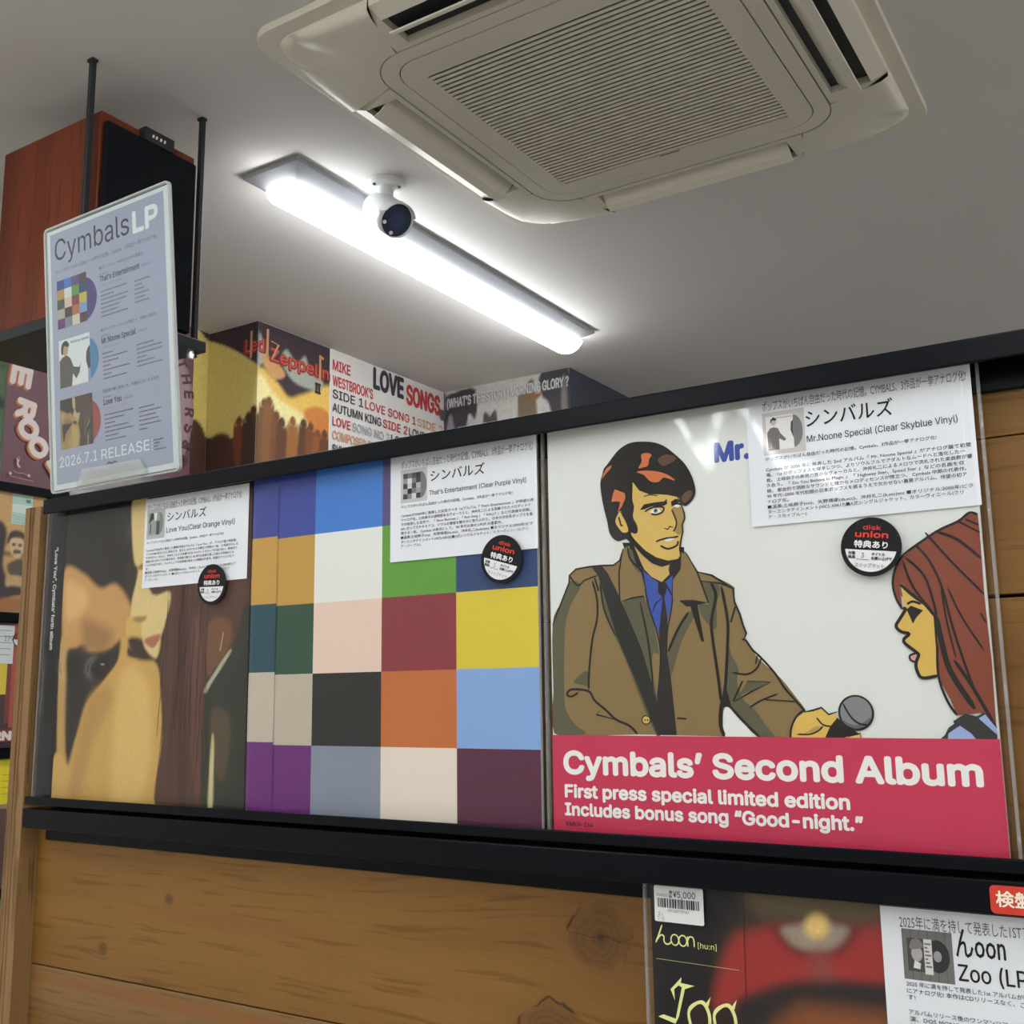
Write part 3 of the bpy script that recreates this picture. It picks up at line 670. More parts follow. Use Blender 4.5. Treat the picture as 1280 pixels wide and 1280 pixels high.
# ------------------------------------------------------------------ albums
COMIC_ART = [
('p',(128,107,70),1,[17,1588,90,1730,171,1895,177,1955,236,1999,346,2009,453,2010,560,2005,614,2037,643,2123,696,2143,792,1958,841,1896,940,1855,1041,1882,1105,1947,1116,2061,1147,2058,1181,2009,1226,1915,1343,1873,1492,1790,1507,1750,1503,1673,1539,1583,1558,1506,1578,1451,1566,1408,1637,1298,1687,1242,1808,1133,1896,1017,1957,934,1955,903,1898,872,1862,821,1852,738,1347,744,722,752,12,756,12,1062]),
('p',(36,33,31),0,[638,2171,692,2025,790,1888,963,1807,1077,1869,1134,1990,1139,2093,851,2153]),
('p',(216,218,214),0,[1399,951,1441,936,1510,853,1578,775,1642,728,1388,725,1374,813,1381,912]),
('p',(88,86,66),1,[178,1906,273,1870,187,1736,136,1595,117,1416,108,1060,125,919,204,815,283,754,12,756,12,1062,17,1576,105,1765]),
('p',(88,86,66),1,[436,1877,590,1714,722,1440,840,1209,881,984,896,757,859,756,756,985,640,1282,555,1470,482,1637]),
('p',(88,86,66),1,[629,1723,785,1749,856,1618,907,1343,870,1344,849,1277,849,1130,720,1395]),
('p',(88,86,66),1,[981,1340,1061,1495,1152,1614,1226,1667,1199,1590,1095,1426,1013,1205,981,1172]),
('p',(88,86,66),1,[1258,1833,1376,1814,1396,1746,1369,1670,1361,1504,1314,1506,1247,1598,1239,1677,1310,1673,1263,1811]),
('p',(88,86,66),1,[1433,1410,1460,1308,1507,1207,1492,1109,1538,990,1607,931,1682,824,1748,729,1647,728,1510,853,1431,951,1406,1080]),
('p',(88,86,66),0,[1565,1117,1729,1111,1497,1020]),
('p',(88,86,66),1,[192,1141,309,1221,326,1104,266,1117]),
('p',(60,80,156),0,[780,1983,817,1933,915,1857,965,1842,1041,1894,1035,1734,992,1589,951,1500,912,1467,879,1571,834,1700,801,1841]),
('p',(44,38,38),0,[921,1850,965,1853,996,1834,981,1772,967,1738,986,1589,974,1318,997,1127,1024,750,871,749,881,984,907,1185,922,1387,913,1478,954,1739,918,1776]),
('l',(36,33,31),8.0,0,[954,1739,896,1696,866,1629]),
('l',(36,33,31),8.0,0,[977,1841,1035,1740]),
('l',(36,33,31),8.2,1,[793,1970,813,1840,834,1700,900,1479,920,1342,906,1162,882,1006]),
('l',(36,33,31),8.0,1,[1041,1882,1027,1689,982,1498,969,1341]),
('p',(36,33,31),0,[669,2202,699,2171,776,2013,873,1885,952,1838,1024,1893,1108,2024,1093,2118,722,2245]),
('p',(188,158,92),0,[720,2179,796,1993,815,1954,873,1894,952,1852,1014,1903,1037,1975,979,2007,821,2113]),
('p',(44,44,40),0,[366,2014,454,2013,505,1956,580,1808,676,1593,770,1370,881,984,896,751,871,751,711,1144,568,1470,473,1791,424,1937]),
('p',(128,107,70),0,[643,2123,604,1948,603,1725,708,1748,804,1754,815,1817,785,1935,723,2010,696,2143]),
('p',(88,86,66),1,[688,2108,692,2048,741,1962,779,1936,743,2021,720,2105]),
('p',(128,107,70),0,[1116,2061,1170,2022,1225,1904,1305,1679,1192,1697,1095,1702,1034,1723,1040,1860,1105,1935]),
('l',(36,33,31),9.4,0,[643,2123,604,1948,603,1725,708,1748,800,1756,807,1736]),
('l',(36,33,31),9.1,0,[1147,2058,1231,1909,1308,1679,1192,1700,1089,1703,1136,1666]),
('l',(36,33,31),10.6,1,[682,2132,705,2035,792,1947,805,1876]),
('l',(36,33,31),9.6,0,[17,1576,90,1730,171,1895,177,1955,236,1999,346,2009,453,2010,560,2005,614,2037,643,2123]),
('l',(36,33,31),8.5,1,[177,1955,246,1872,315,1909,424,1937]),
('l',(36,33,31),11.9,1,[376,1899,412,1759,408,1606,363,1454,329,1221,321,1081]),
('l',(36,33,31),10.7,1,[397,1921,427,1818]),
('l',(36,33,31),9.5,1,[443,1877,470,1673,562,1470]),
('l',(36,33,31),11.8,1,[128,1043,170,1083,318,1069,369,999,459,930,548,856,649,816,716,755]),
('l',(36,33,31),10.6,1,[128,1043,169,1030,231,1059]),
('l',(36,33,31),9.1,0,[548,856,380,896,407,919]),
('l',(36,33,31),9.2,1,[771,1715,823,1436,846,1209,849,1074]),
('l',(36,33,31),13.4,1,[981,1340,1061,1495,1152,1620]),
('p',(36,33,31),0,[1161,1687,1221,1684,1262,1403,1241,1409]),
('p',(36,33,31),0,[1089,1706,1308,1682,1190,1663,1142,1660]),
('l',(36,33,31),15.7,1,[1335,1817,1366,1726,1329,1572,1324,1461,1356,1153,1370,980]),
('l',(36,33,31),15.5,1,[1410,1790,1445,1555,1436,1369,1402,1044]),
('l',(36,33,31),19.3,1,[1373,980,1357,830,1382,746]),
('p',(36,33,31),0,[1400,1120,1444,953,1363,937]),
('l',(36,33,31),10.2,0,[1225,1909,1343,1873,1496,1768,1503,1673,1539,1583,1558,1506,1578,1451,1558,1403]),
('l',(36,33,31),9.0,0,[1252,1839,1400,1813,1496,1768]),
('l',(36,33,31),9.8,0,[1507,1640,1469,1532]),
('l',(36,33,31),9.9,1,[1544,1405,1570,1404,1618,1333,1667,1287,1763,1177,1827,1074,1883,1006,1947,929,1958,910]),
('l',(36,33,31),7.8,0,[1649,1292,1634,1239]),
('l',(36,33,31),8.9,1,[1464,1183,1568,1168,1642,1209,1677,1277]),
('l',(36,33,31),7.8,0,[1565,1122,1734,1112,1592,1048,1464,981]),
('l',(36,33,31),7.9,0,[1534,1123,1459,986]),
('l',(36,33,31),7.8,1,[1576,941,1661,989,1780,1031]),
('l',(36,33,31),5.8,0,[1692,993,1901,979]),
('l',(36,33,31),12.7,1,[1400,961,1441,941,1510,863,1642,735]),
('d',(36,33,31),789,856,37,34),
('d',(196,176,96),789,856,28,26),
('l',(36,33,31),6.7,0,[779,861,783,848]),
('l',(36,33,31),6.7,0,[799,861,803,848]),
('l',(36,33,31),8.7,0,[1032,869,1104,864]),
('p',(36,33,31),0,[726,2633,762,2629,818,2579,898,2531,1098,2485,1140,2406,1094,2378,728,2416]),
('p',(200,168,92),0,[744,2626,796,2553,877,2515,958,2506,1029,2493,1098,2471,1134,2402,1152,2344,1155,2307,1133,2262,1136,2206,1119,2153,1106,2089,1109,2038,1088,2012,1008,2005,909,2040,820,2104,751,2176,701,2247,684,2344,728,2416,737,2511]),
('p',(152,128,76),0,[1054,2382,1096,2434,1134,2402,1154,2344,1155,2307,1133,2262,1136,2206,1105,2182,1072,2212,1089,2276,1077,2324]),
('p',(36,33,31),0,[691,2248,761,2165,830,2094,919,2035,1008,2005,1088,2012,1109,2034,1096,1970,1074,1908,1019,1893,1011,1940,1022,1976,957,1962,877,1996,798,2068,719,2160,669,2202]),
('p',(36,33,31),1,[476,2677,494,2734,506,2762,539,2793,562,2819,595,2854,639,2892,704,2923,768,2932,851,2924,933,2906,1014,2866,1092,2798,1168,2717,1214,2636,1240,2558,1247,2492,1225,2439,1174,2398,1140,2410,1103,2475,1019,2499,958,2506,878,2534,818,2579,777,2612,752,2630,740,2597,736,2492,750,2433,737,2358,766,2298,774,2249,753,2228,712,2246,692,2276,674,2355,644,2406,612,2409,590,2373,589,2334,619,2283,649,2252,680,2239,684,2201,647,2190,605,2184,563,2212,533,2262,520,2341,496,2440,477,2540,468,2639]),
('p',(192,108,66),1,[822,2824,869,2834,909,2812,887,2782,875,2735,833,2726,797,2726,825,2775]),
('p',(192,108,66),1,[780,2699,863,2698,965,2676,1045,2638,1088,2595,1004,2628,957,2601,901,2607,861,2641,842,2667]),
('p',(192,108,66),0,[592,2586,634,2566,675,2547,679,2508,645,2444,612,2409,636,2484,594,2493,560,2492,574,2549]),
('p',(192,108,66),0,[494,2715,528,2760,571,2779,565,2755,515,2712,487,2676]),
('p',(92,70,54),1,[959,2772,1031,2801,1110,2762,1038,2724,987,2721]),
('p',(92,70,54),1,[1137,2467,1188,2508,1222,2495,1206,2450,1155,2418]),
('p',(36,33,31),0,[575,2413,686,2401,721,2216,622,2225,577,2316]),
('p',(200,168,92),1,[601,2372,628,2407,653,2366,683,2306,693,2252,649,2247,609,2294,589,2334]),
('l',(36,33,31),9.6,1,[616,2370,626,2340,635,2306,651,2299]),
('p',(36,33,31),0,[796,2404,833,2443,915,2449,997,2449,1017,2466,1021,2428,995,2416,894,2422,832,2405]),
('p',(36,33,31),0,[1051,2439,1087,2458,1131,2444,1126,2431,1080,2417,1055,2401]),
('p',(214,216,214),0,[877,2382,914,2408,954,2397,965,2374,922,2363,892,2366]),
('d',(92,112,132),925,2386,17,16),
('d',(36,33,31),925,2386,8,7),
('l',(36,33,31),9.5,1,[836,2386,883,2408,945,2414,990,2403,981,2371,932,2355,887,2366]),
('p',(214,216,214),0,[1065,2403,1095,2415,1129,2402,1104,2390]),
('l',(36,33,31),10.2,1,[1055,2410,1096,2421,1137,2409]),
('l',(36,33,31),8.4,1,[1054,2382,1077,2324,1089,2276,1073,2231,1059,2218]),
('l',(36,33,31),7.4,0,[988,2248,1018,2236,1034,2258,1063,2246]),
('l',(36,33,31),9.4,1,[919,2152,945,2161,1005,2172,1055,2172,1100,2177]),
('p',(206,206,208),0,[985,2159,1025,2168,1070,2166,1044,2148,1004,2148]),
('l',(36,33,31),10.2,1,[953,2121,1012,2092,1082,2110,1096,2145]),
('l',(36,33,31),4.8,1,[830,2501,877,2510,948,2497]),
('l',(36,33,31),8.4,0,[1130,2416,1152,2344,1155,2307,1133,2262,1136,2206,1119,2153,1106,2089,1109,2034]),
('p',(207,171,88),0,[1956,910,2014,920,2073,938,2109,900,2175,891,2173,854,2128,816,2090,751,2079,728,1855,730,1862,787,1900,872]),
('p',(168,140,84),0,[1947,768,2027,816,2075,816,2044,779]),
('p',(36,33,31),0,[2174,872,2123,816,2080,732,2183,729,2241,752,2307,771,2236,817]),
('p',(207,171,88),0,[2193,730,2232,752,2316,771,2319,729]),
('l',(36,33,31),7.4,0,[2240,734,2232,752,2316,771,2319,729]),
('d',(36,33,31),2297,903,116,116),
('d',(122,124,126),2297,905,102,102),
('p',(92,94,98),1,[2200,863,2246,835,2311,826,2395,877,2371,836,2328,808,2281,803,2227,826]),
('l',(36,33,31),8.4,1,[2216,965,2259,882,2311,835,2375,825]),
('l',(36,33,31),7.5,1,[2036,872,2076,826,2128,816]),
('l',(36,33,31),7.5,1,[1898,763,1986,764,2045,788,2075,816]),
('l',(36,33,31),8.5,0,[1956,910,2014,920,2073,938,2118,893,2176,910]),
('l',(36,33,31),9.5,1,[1948,920,1895,872,1859,796,1853,728]),
('p',(124,66,50),0,[2670,1918,2829,2021,2883,2046,3018,2100,3088,2142,3137,2131,3139,2017,3134,1627,3143,1209,3136,812,3053,902,2916,886,2885,984,2842,1077,2825,1136,2823,1336,2830,1502,2796,1575,2708,1641,2645,1730,2631,1706,2638,1560,2603,1635,2587,1709,2590,1783,2624,1854]),
('p',(36,33,31),0,[2632,1718,2644,1724,2721,1652,2839,1519,2834,1335,2832,1130,2762,1131,2790,1504,2683,1606,2639,1645]),
('p',(203,168,84),0,[2637,1706,2697,1641,2773,1577,2824,1502,2823,1336,2825,1136,2728,1126,2698,1186,2706,1221,2667,1234,2664,1270,2716,1280,2641,1355,2633,1403,2590,1453,2617,1500,2656,1559]),
('p',(202,134,154),0,[2663,1256,2687,1266,2713,1265,2680,1229]),
('l',(36,33,31),14.5,1,[2639,1566,2656,1559,2617,1500,2590,1453,2622,1415,2668,1401,2629,1355,2705,1281,2715,1262,2698,1221,2697,1174,2727,1120,2824,1133]),
('l',(36,33,31),9.4,1,[2705,1278,2663,1264,2665,1234,2698,1219]),
('p',(36,33,31),0,[2662,1558,2692,1581,2765,1547,2722,1507,2695,1464,2681,1509]),
('l',(36,33,31),10.8,1,[2668,1592,2706,1607,2753,1587]),
('l',(36,33,31),10.9,1,[2745,1973,2818,1876,2885,1702,2940,1402,3023,1063,3078,936]),
('l',(36,33,31),11.0,1,[2814,2047,2953,1853,3134,1627]),
('l',(36,33,31),13.2,1,[2883,2046,3008,1981,3136,1850]),
('l',(36,33,31),11.0,1,[2680,1893,2787,1769,2835,1573,2841,1501]),
('l',(36,33,31),11.0,1,[2661,1876,2713,1701,2826,1526]),
('l',(36,33,31),8.3,1,[3018,2100,3139,2017]),
('l',(36,33,31),8.3,1,[3063,2108,3137,2065]),
('l',(36,33,31),8.3,1,[2923,1681,2992,1494,3106,1279]),
('l',(36,33,31),8.3,1,[2884,1690,2901,1475,2938,1238]),
('l',(36,33,31),23.6,1,[2841,1501,2859,1358,2899,1158,3023,925]),
('l',(36,33,31),15.1,1,[2926,1227,3013,1074,3136,812]),
('l',(36,33,31),10.5,1,[2834,1335,2825,1136,2863,984,2916,886]),
('l',(36,33,31),11.0,1,[2670,1918,2883,2046,3018,2100,3088,2148,3137,2131]),
('l',(36,33,31),9.8,1,[2670,1918,2618,1842,2589,1734,2603,1635,2638,1560]),
('l',(36,33,31),7.0,1,[3103,1512,3131,1452]),
('p',(50,51,51),0,[2891,851,2966,897,3030,880,3075,902,3138,767,3137,727,2787,723,2835,765,2861,811,2896,834]),
('p',(144,160,200),0,[2848,724,2858,776,2928,823,2989,777,3028,726]),
('p',(144,160,200),0,[3040,868,3079,891,3136,812,3140,767])]
COUPLE_ART = [
((44,41,40),5,[236,3246,1409,3118,1358,2488,1316,2198,1125,2168,923,2245,677,2390,362,2456,296,2793]),
((186,142,88),4,[299,2450,642,2392,925,2223,1184,2249,1423,2026,1454,1818,1292,1661,1043,1557,814,1554,707,1641,361,1633]),
((206,164,108),8,[341,2304,656,2240,708,2023,411,1910]),
((150,112,70),10,[685,1897,1158,1749,1043,1557,814,1554,707,1641]),
((178,142,84),1.5,[298,1635,454,1629,470,1268,493,642,530,232,379,228]),
((195,164,92),2,[1402,1883,1656,1809,1906,1678,1832,1441,1423,1595]),
((190,152,86),2,[1290,1682,1447,1696,1430,1493,1801,1442,1933,1261,1998,696,1984,-8,357,-80,304,474,508,477,657,685,794,1014,1067,1257,1276,1457]),
((172,134,76),9,[766,952,1072,1196,1211,1052,955,647,779,39,582,31]),
((206,170,104),9,[1322,1253,1691,1286,1853,656,1713,75,1288,59]),
((48,45,42),4,[441,1587,748,1552,1172,1563,1292,1661,1257,1498,934,1301,774,1056,668,747,549,396,472,683,435,1269]),
((60,48,40),3,[1418,1656,1604,1670,1857,1520,1832,1441,1556,1469]),
((84,60,52),1,[1610,3181,3102,3012,3150,1778,2855,1488,2599,1134,2659,-69,1955,-10,2003,696,1929,1320,1986,1834,2028,2112,1692,2174]),
((72,52,46),2,[2181,2023,2268,2018,2376,101,2264,97]),
((104,74,62),3,[2372,1698,2486,1693,2586,293,2449,289]),
((206,182,126),1.6,[1393,3120,1610,3181,1708,2173,2028,2112,1986,1834,1909,1638,1860,1460,1671,1586,1591,1853,1449,1880,1452,2065,1526,2350,1454,2480,1399,2800]),
((150,110,70),1.5,[1521,2413,1675,2442,1677,2401,1555,2369]),
((160,105,80),1.5,[1667,1647,1905,1698,1880,1619,1794,1562]),
((150,120,75),2,[1465,1879,1681,1889,1653,1840,1562,1830]),
((112,78,58),3,[2595,1766,2896,1790,2882,1506,2620,1267]),
((54,56,48),1.5,[2909,1486,3159,1890,3235,-42,2632,-71,2599,1134]),
((84,72,56),3,[2690,945,2938,852,2883,302,2713,481]),
((160,160,132),0.8,[2882,1487,2910,1467,2652,1171,2613,1115,2570,1144]),
((190,180,130),1,[2695,651,2729,652,2742,34,2675,31])]
CAP_ART = [
((98,84,62),10,[755,-264,1596,-231,1585,-395,1165,-423,907,-423,775,-399]),
((150,52,50),7,[686,-543,930,-482,1363,-452,1653,-435,1745,-766,1593,-785,1267,-791,1013,-834,800,-909,663,-975,579,-1047,448,-1052,461,-927,526,-734,616,-575]),
((96,40,40),6,[900,-546,956,-480,1389,-437,1421,-505,1329,-596,1177,-649,1024,-642]),
((150,136,120),4,[949,-493,1100,-454,1240,-440,1376,-450,1346,-524,1255,-593,1153,-616,1052,-603,977,-562]),
((222,188,116),4,[1099,-466,1128,-409,1183,-383,1236,-399,1258,-450,1229,-507,1173,-536,1121,-518]),
((130,70,66),8,[1139,-641,1228,-631,1253,-828,1152,-841]),
((46,42,42),6,[574,-1145,607,-1019,691,-959,881,-875,1090,-819,1267,-791,1744,-778,1729,-981]),
((128,76,46),10,[892,-1147,1004,-990,1133,-949,1732,-947,1724,-1049])]


def sleeve_grid(parent, w, h, seed, name='plastic_sleeve', y=-.0034, amp=.0004, dents=()):
    """clear outer sleeve, a little larger than the jacket, rippled like loose film"""
    rs = random.Random(seed); n = 90; mb = MB(); ex = .0052
    wv = [(rs.uniform(12, 70), rs.uniform(2, 18), rs.uniform(0, 6.3), rs.uniform(.25, 1.0)) for _ in range(9)]
    for j in range(n + 1):
        for i in range(n + 1):
            x = -ex + (w + 2 * ex) * i / n; z = .0004 + (h + .001) * j / n
            d = sum(a * math.sin(kx * x * 2.2 + kz * z * 2.2 + ph) for kx, kz, ph, a in wv) / 4.5
            for dx_, dz_, rx_, rz_, am_ in dents: d += am_ / amp * math.exp(-((x - dx_) / rx_) ** 2 - ((z - dz_) / rz_) ** 2)
            edge = min(1, min(i, n - i) / 3.0)
            mb.v.append((x, (y - amp * d) * edge + .0015 * (1 - edge), z))
    for j in range(n):
        for i in range(n): a = j * (n + 1) + i; mb.f.append([a, a + 1, a + n + 2, a + n + 1])
    o = obj(name, mb.v, mb.f, m_sleeve, parent, smooth=True)
    for xa in (-ex - .0012, w + ex - .0008): MB().box(xa, xa + .0020, .0006, .0036, .0004, h + .0014).build('seam', m_seam, o)
    return o

def album(x0, label, seed, jacket_mat=None, w=.315, h=.315, z=LZ, sleeve=True, dents=(), name='record_album', group='albums in clear sleeves on the front rack'):
    t = thing(name, (x0, 0, z), label, 'record', group=group)
    MB().box(.0003, w - .0003, .0011, .0048, 0, h).build('jacket', jacket_mat or m_card, t, bevel=.0006)
    if sleeve: sleeve_grid(t, w, h, seed, dents=dents)
    return t

INK = (46, 46, 50)
def info_sheet(parent, x, z, w, h, title, big, sub, lead, body, thumb, skew=0.0):
    """printed card slipped in front of the jacket: x,z is its lower left corner in mm"""
    P = Print(gain=1.22); P.at(x, z, skew); P.rect(0, 0, w, h, (214, 216, 221))
    sh = P.build('info_sheet', m_paper, parent, y=-.0013)
    Q = Print(gain=1.0); Q.at(x, z, skew)
    for a in title: Q.text(*a[:3], a[3], (92, 92, 98), wd=a[4], kanji=True, bold=-.004)
    for a in big: Q.text(*a[:3], a[3], (28, 28, 32), wd=a[4], kanji=a[5], bold=.008)
    for a in sub: Q.text(*a[:3], a[3], (40, 40, 44), wd=a[4], bold=.004)
    for a in lead + body: Q.text(*a[:3], a[3], (66, 66, 72), wd=a[4], kanji=True, bold=.006)
    Q.build('lettering', m_paper, sh, y=-.0002)
    if thumb:
        T = Print(gain=1.1); T.at(x, z, skew); thumb(T); T.build('thumbnail', m_paper, sh, y=-.0002)
    return sh

def sticker(parent, cx, cz, ang, r=19.6):
    mb = MB()
    ring = [(r * .001 * math.cos(2 * math.pi * i / 48) + cx * .001, r * .001 * math.sin(2 * math.pi * i / 48) + cz * .001) for i in range(48)]
    mb.extrude(ring, -.0050, -.0044, 'y')
    st = mb.build('round_sticker', new_mat('sticker_black', lin((22, 22, 24)), 0.4, spec=0.2), parent); st['label'] = 'round black and white sticker'
    P = Print(gain=1.15); P.at(cx, cz, ang)
    P.disc(0, 0, 16.6, (214, 216, 216), a0=188, a1=352, n=30)
    P.text('disk', 0, 11.2, 3.1, (202, 60, 50), wd=11.5, center=True, bold=.012)
    P.text('union', 0, 6.0, 4.2, (202, 60, 50), wd=21, center=True, bold=.03)
    P.text('特典あり', 0, -.6, 4.8, (222, 222, 222), wd=21.5, center=True, kanji=True, bold=.03)
    P.text('対象', -14.2, -5.6, 2.2, (40, 40, 42), wd=4.6, kanji=True, bold=.04)
    P.text('商品', -14.2, -8.2, 2.2, (40, 40, 42), wd=4.6, kanji=True, bold=.04)
    P.text('3', -5.6, -7.6, 3.2, (50, 50, 54), sx=.8)
    P.line([(-8.8, -8.6), (-.6, -8.8)], .3, (70, 70, 72))
    P.text('タイトル', 1.0, -5.6, 2.0, (40, 40, 42), wd=8.5, kanji=True, bold=.04)
    P.text('お買い上げで', 1.0, -8.4, 2.1, (40, 40, 42), wd=13, kanji=True, bold=.04)
    P.text('スリップマット', -9.5, -13.6, 2.8, (70, 70, 76), wd=19.0, kanji=True)
    P.build('sticker_lettering', m_print, st, y=-.0052)
    return st

HEAD = 'ポップスがいちばん自由だった時代の記憶。CYMBALS、3作品が一挙アナログ化!'
LEAD = 'ポップスがいちばん自由だった時代の記憶。Cymbals、3作品が一挙アナログ化!'

# the checked album cover, shared by the jacket and small pictures of it
GRID = [[(60, 72, 146), (64, 118, 194), (84, 74, 118), (74, 56, 66)],
        [(182, 142, 70), (214, 216, 210), (92, 148, 60), (48, 68, 108)],
        [(50, 78, 62), (216, 190, 174), (130, 56, 62), (204, 184, 60)],
        [(178, 166, 150), (44, 44, 43), (182, 104, 56), (126, 158, 206)],
        [(100, 46, 108), (126, 132, 146), (214, 202, 188), (86, 46, 66)]]
def checks(P, x, z, w, h, grey=False):
    for j in range(5):
        for i in range(4):
            c = GRID[j][i]
            if grey: g = int(.3 * c[0] + .59 * c[1] + .11 * c[2]); c = (g, g, g)
            P.rect(x + w * i / 4, z + h * (4 - j) / 5, x + w * (i + 1) / 4, z + h * (5 - j) / 5, c)

# ---- album with the man and woman drawing
def album_comic():
    t = album(.0111, 'white album with comic drawing of man holding microphone and red lower band', 3, new_mat('white_jacket', (.72, .72, .70), .6))
    j = [c for c in t.children if c.name.startswith('jacket')][0]
    P = Print(gain=1.2, clamp=(315, 315), sub=.014); P.rect(0, 0, 315, 315, (208, 211, 207))
    P.text('Mr.Noone Special', 141.2, 268.6, 15.2, (58, 76, 150), bold=.045)
    for e in COMIC_ART:
        if e[0] == 'p': q = e[3]; P.poly([(q[i] / 10, q[i + 1] / 10) for i in range(0, len(q), 2)], e[1], e[2])
        elif e[0] == 'l': q = e[4]; P.line([(q[i] / 10, q[i + 1] / 10) for i in range(0, len(q), 2)], e[2] / 10 * 1.45, e[1], e[3])
        else: P.disc(e[2] / 10, e[3] / 10, e[4] / 10, e[1], e[5] / 10)
    P.rect(0, 0, 315, 74.3, (186, 54, 82))
    W = (222, 222, 218); X = -11.1
    P.text('Cymbals’ Second Album', 21.4 + X, 45.4, 17.6, W, wd=292.5, bold=.036, res=3)
    P.text('First press special limited edition', 21.7 + X, 28.4, 9.8, W, wd=211, bold=.034, res=3)
    P.text('Includes bonus song “Good-night.”', 21.5 + X, 15.4, 9.5, W, wd=219, bold=.034, res=3)
    P.text('KMKN-164', 21.9 + X, 7.9, 3.4, (58, 26, 32), wd=22.5, bold=.012)
    P.build('cover_print', m_print, j)
    def thumb(T):
        T.rect(11.5, 50, 41.5, 80.5, (196, 190, 188)); T.rect(14, 53, 33.5, 77.5, (222, 220, 218))
        T.disc(33.5, 65, 6.6, (120, 120, 122), 11.5, a0=-90, a1=90)
        T.poly([(15, 53), (14.6, 66), (17, 69), (19.5, 69.5), (22.5, 68.5), (24.2, 64.5), (28, 60), (27, 58.6), (23, 61), (23, 53)], (112, 106, 102))
        T.disc(19.6, 73, 1.9, (190, 182, 176), 2.4); T.poly([(17.3, 72), (17.4, 75), (19.6, 76.8), (21.8, 75.4), (21.4, 74), (18.6, 74.6)], (60, 56, 54))
        T.poly([(33.4, 60), (31.4, 66), (32, 71.5), (33.5, 73)], (82, 74, 72)); T.text('Mr.Noone Special', 22, 75.4, 1.1, (60, 60, 70), wd=10.5)
    sx = 166.3; sz = 219.0; L = lambda y, s, w, x=12.3, h=2.55: (s, x, y, h, w)
    info_sheet(t, sx, sz, 150.4, 93.5,
        [(HEAD, 12, 82.3, 7.0, 135.5)], [('シンバルズ', 42.5, 66.6, 12.0, 58.5, True)], [('Mr.Noone Special (Clear Skyblue Vinyl)', 42.5, 55.4, 4.6, 98)],
        [L(46.0, LEAD, 114.5)],
        [L(38.5, 'Cymbals が 2000 年に発表した 2nd アルバム『 Mr. Noone Special 』がアナログ盤で初登', 135),
         L(34.7, '場。 1st のポップネスを継承しつつ、よりソウルフルでアダルトなムードへと進化した一', 131),
         L(30.9, '枚。 土岐麻子の表現力豊かなヴォーカルと、沖井礼二によるメロウで洗礼された楽曲群が響', 135),
         L(27.1, 'き合う。「 Do You Believe In Magic 」「 Highway Star、Speed Star 」などの名曲を収', 130),
         L(23.3, '録。 都会的で洒脱なサウンドと確かなメロディセンスが際立つ、 Cymbals 中期の代表作。', 131),
         L(19.5, '90 年代~2000 年代初頭の日本ポップスを語るうえで欠かせない重要アルバム、待望の初ア', 131),
         L(15.7, 'ナログ化。', 15), L(11.9, '■演奏:土岐麻子(vo)、矢野博康(ds,etc)、沖井礼二(b,etc)etc ■オリジナル:2000年/ビク', 134),
         L(8.3, 'ターエンタテインメント(VICL-60617)■A式シングルジャケット、カラーヴィニール(クリ', 128), L(4.7, 'ア・スカイブルー)', 27)], thumb)
    sticker(t, 247.6, 197.8, -8)
album_comic()

# ---- the checked album
def album_checks():
    t = album(-.3150, 'album with coloured square check cover, between the other two large albums', 8)
    j = [c for c in t.children if c.name.startswith('jacket')][0]
    P = Print(gain=1.2, sub=.014); checks(P, 0, 0, 315, 315); P.build('cover_print', m_print, j)
    ob = Print(gain=1.2, sub=.014); dz = 2.4
    cs = [(62, 72, 140), (184, 144, 72), (44, 74, 84), (182, 169, 154), (101, 47, 109)]
    for q in range(5): ob.rect(-.6, max(0, 252 - 63 * q + dz - (0 if q < 4 else 0)), 32.6, min(315, 315 - 63 * q + dz), cs[q])
    ob.build('obi_strip', m_print, t, y=-.0007, label='narrow paper strip printed like the cover')
    def thumb(T):
        T.rect(11.5, 50.5, 39.8, 79.8, (190, 190, 190)); T.disc(33, 65, 6.4, (118, 118, 118), 11.6, a0=-90, a1=90); checks(T, 14.2, 53.6, 18.8, 22.6, True)
    L = lambda y, s, w, x=12.0, h=2.5: (s, x, y, h, w)
    info_sheet(t, 167.4, 219.0, 149.2, 92.5, [(HEAD, 12, 81.0, 7.0, 134)], [('シンバルズ', 43.6, 66.8, 9.6, 55.5, True)], [("That's Entertainment (Clear Purple Vinyl)", 42.2, 54.5, 4.0, 97)],
        [L(46.2, LEAD, 114)],
        [L(38.4, "Cymbalsが2000年に発表した記念すべき 1stアルバム『 That's Entertainment 』が待望の再", 134),
         L(34.6, 'アナログ化。土岐麻子の透明感あるヴォーカルと、沖井礼二による洗練されたメロディメイ', 131),
         L(30.8, 'クが結実した名作で、「 Show Business 」「 Rain Song 」「 RALLY 」など代表曲を収録。', 131),
         L(27.0, "60's ポップスやネオアコ、ソウルの要素を軽やかに取り入れた、日本の渋谷系ポップスを象", 133),
         L(23.2, '徴する一枚。 Cymbals の原点にして、 90 年代以降の J-POP の重要作。', 104),
         L(19.4, '■演奏:土岐麻子(vo)、矢野博康(ds,etc)、沖井礼二(b,etc)etc ■オリジナル:2000年/ビク', 133),
         L(15.6, 'ターエンタテインメント(VICL-60528)■A式シングルジャケット、カラーヴィニール(クリ', 128), L(11.8, 'ア・パープル)', 21)], thumb)
    sticker(t, 284.2, 212.4, -17)
album_checks()

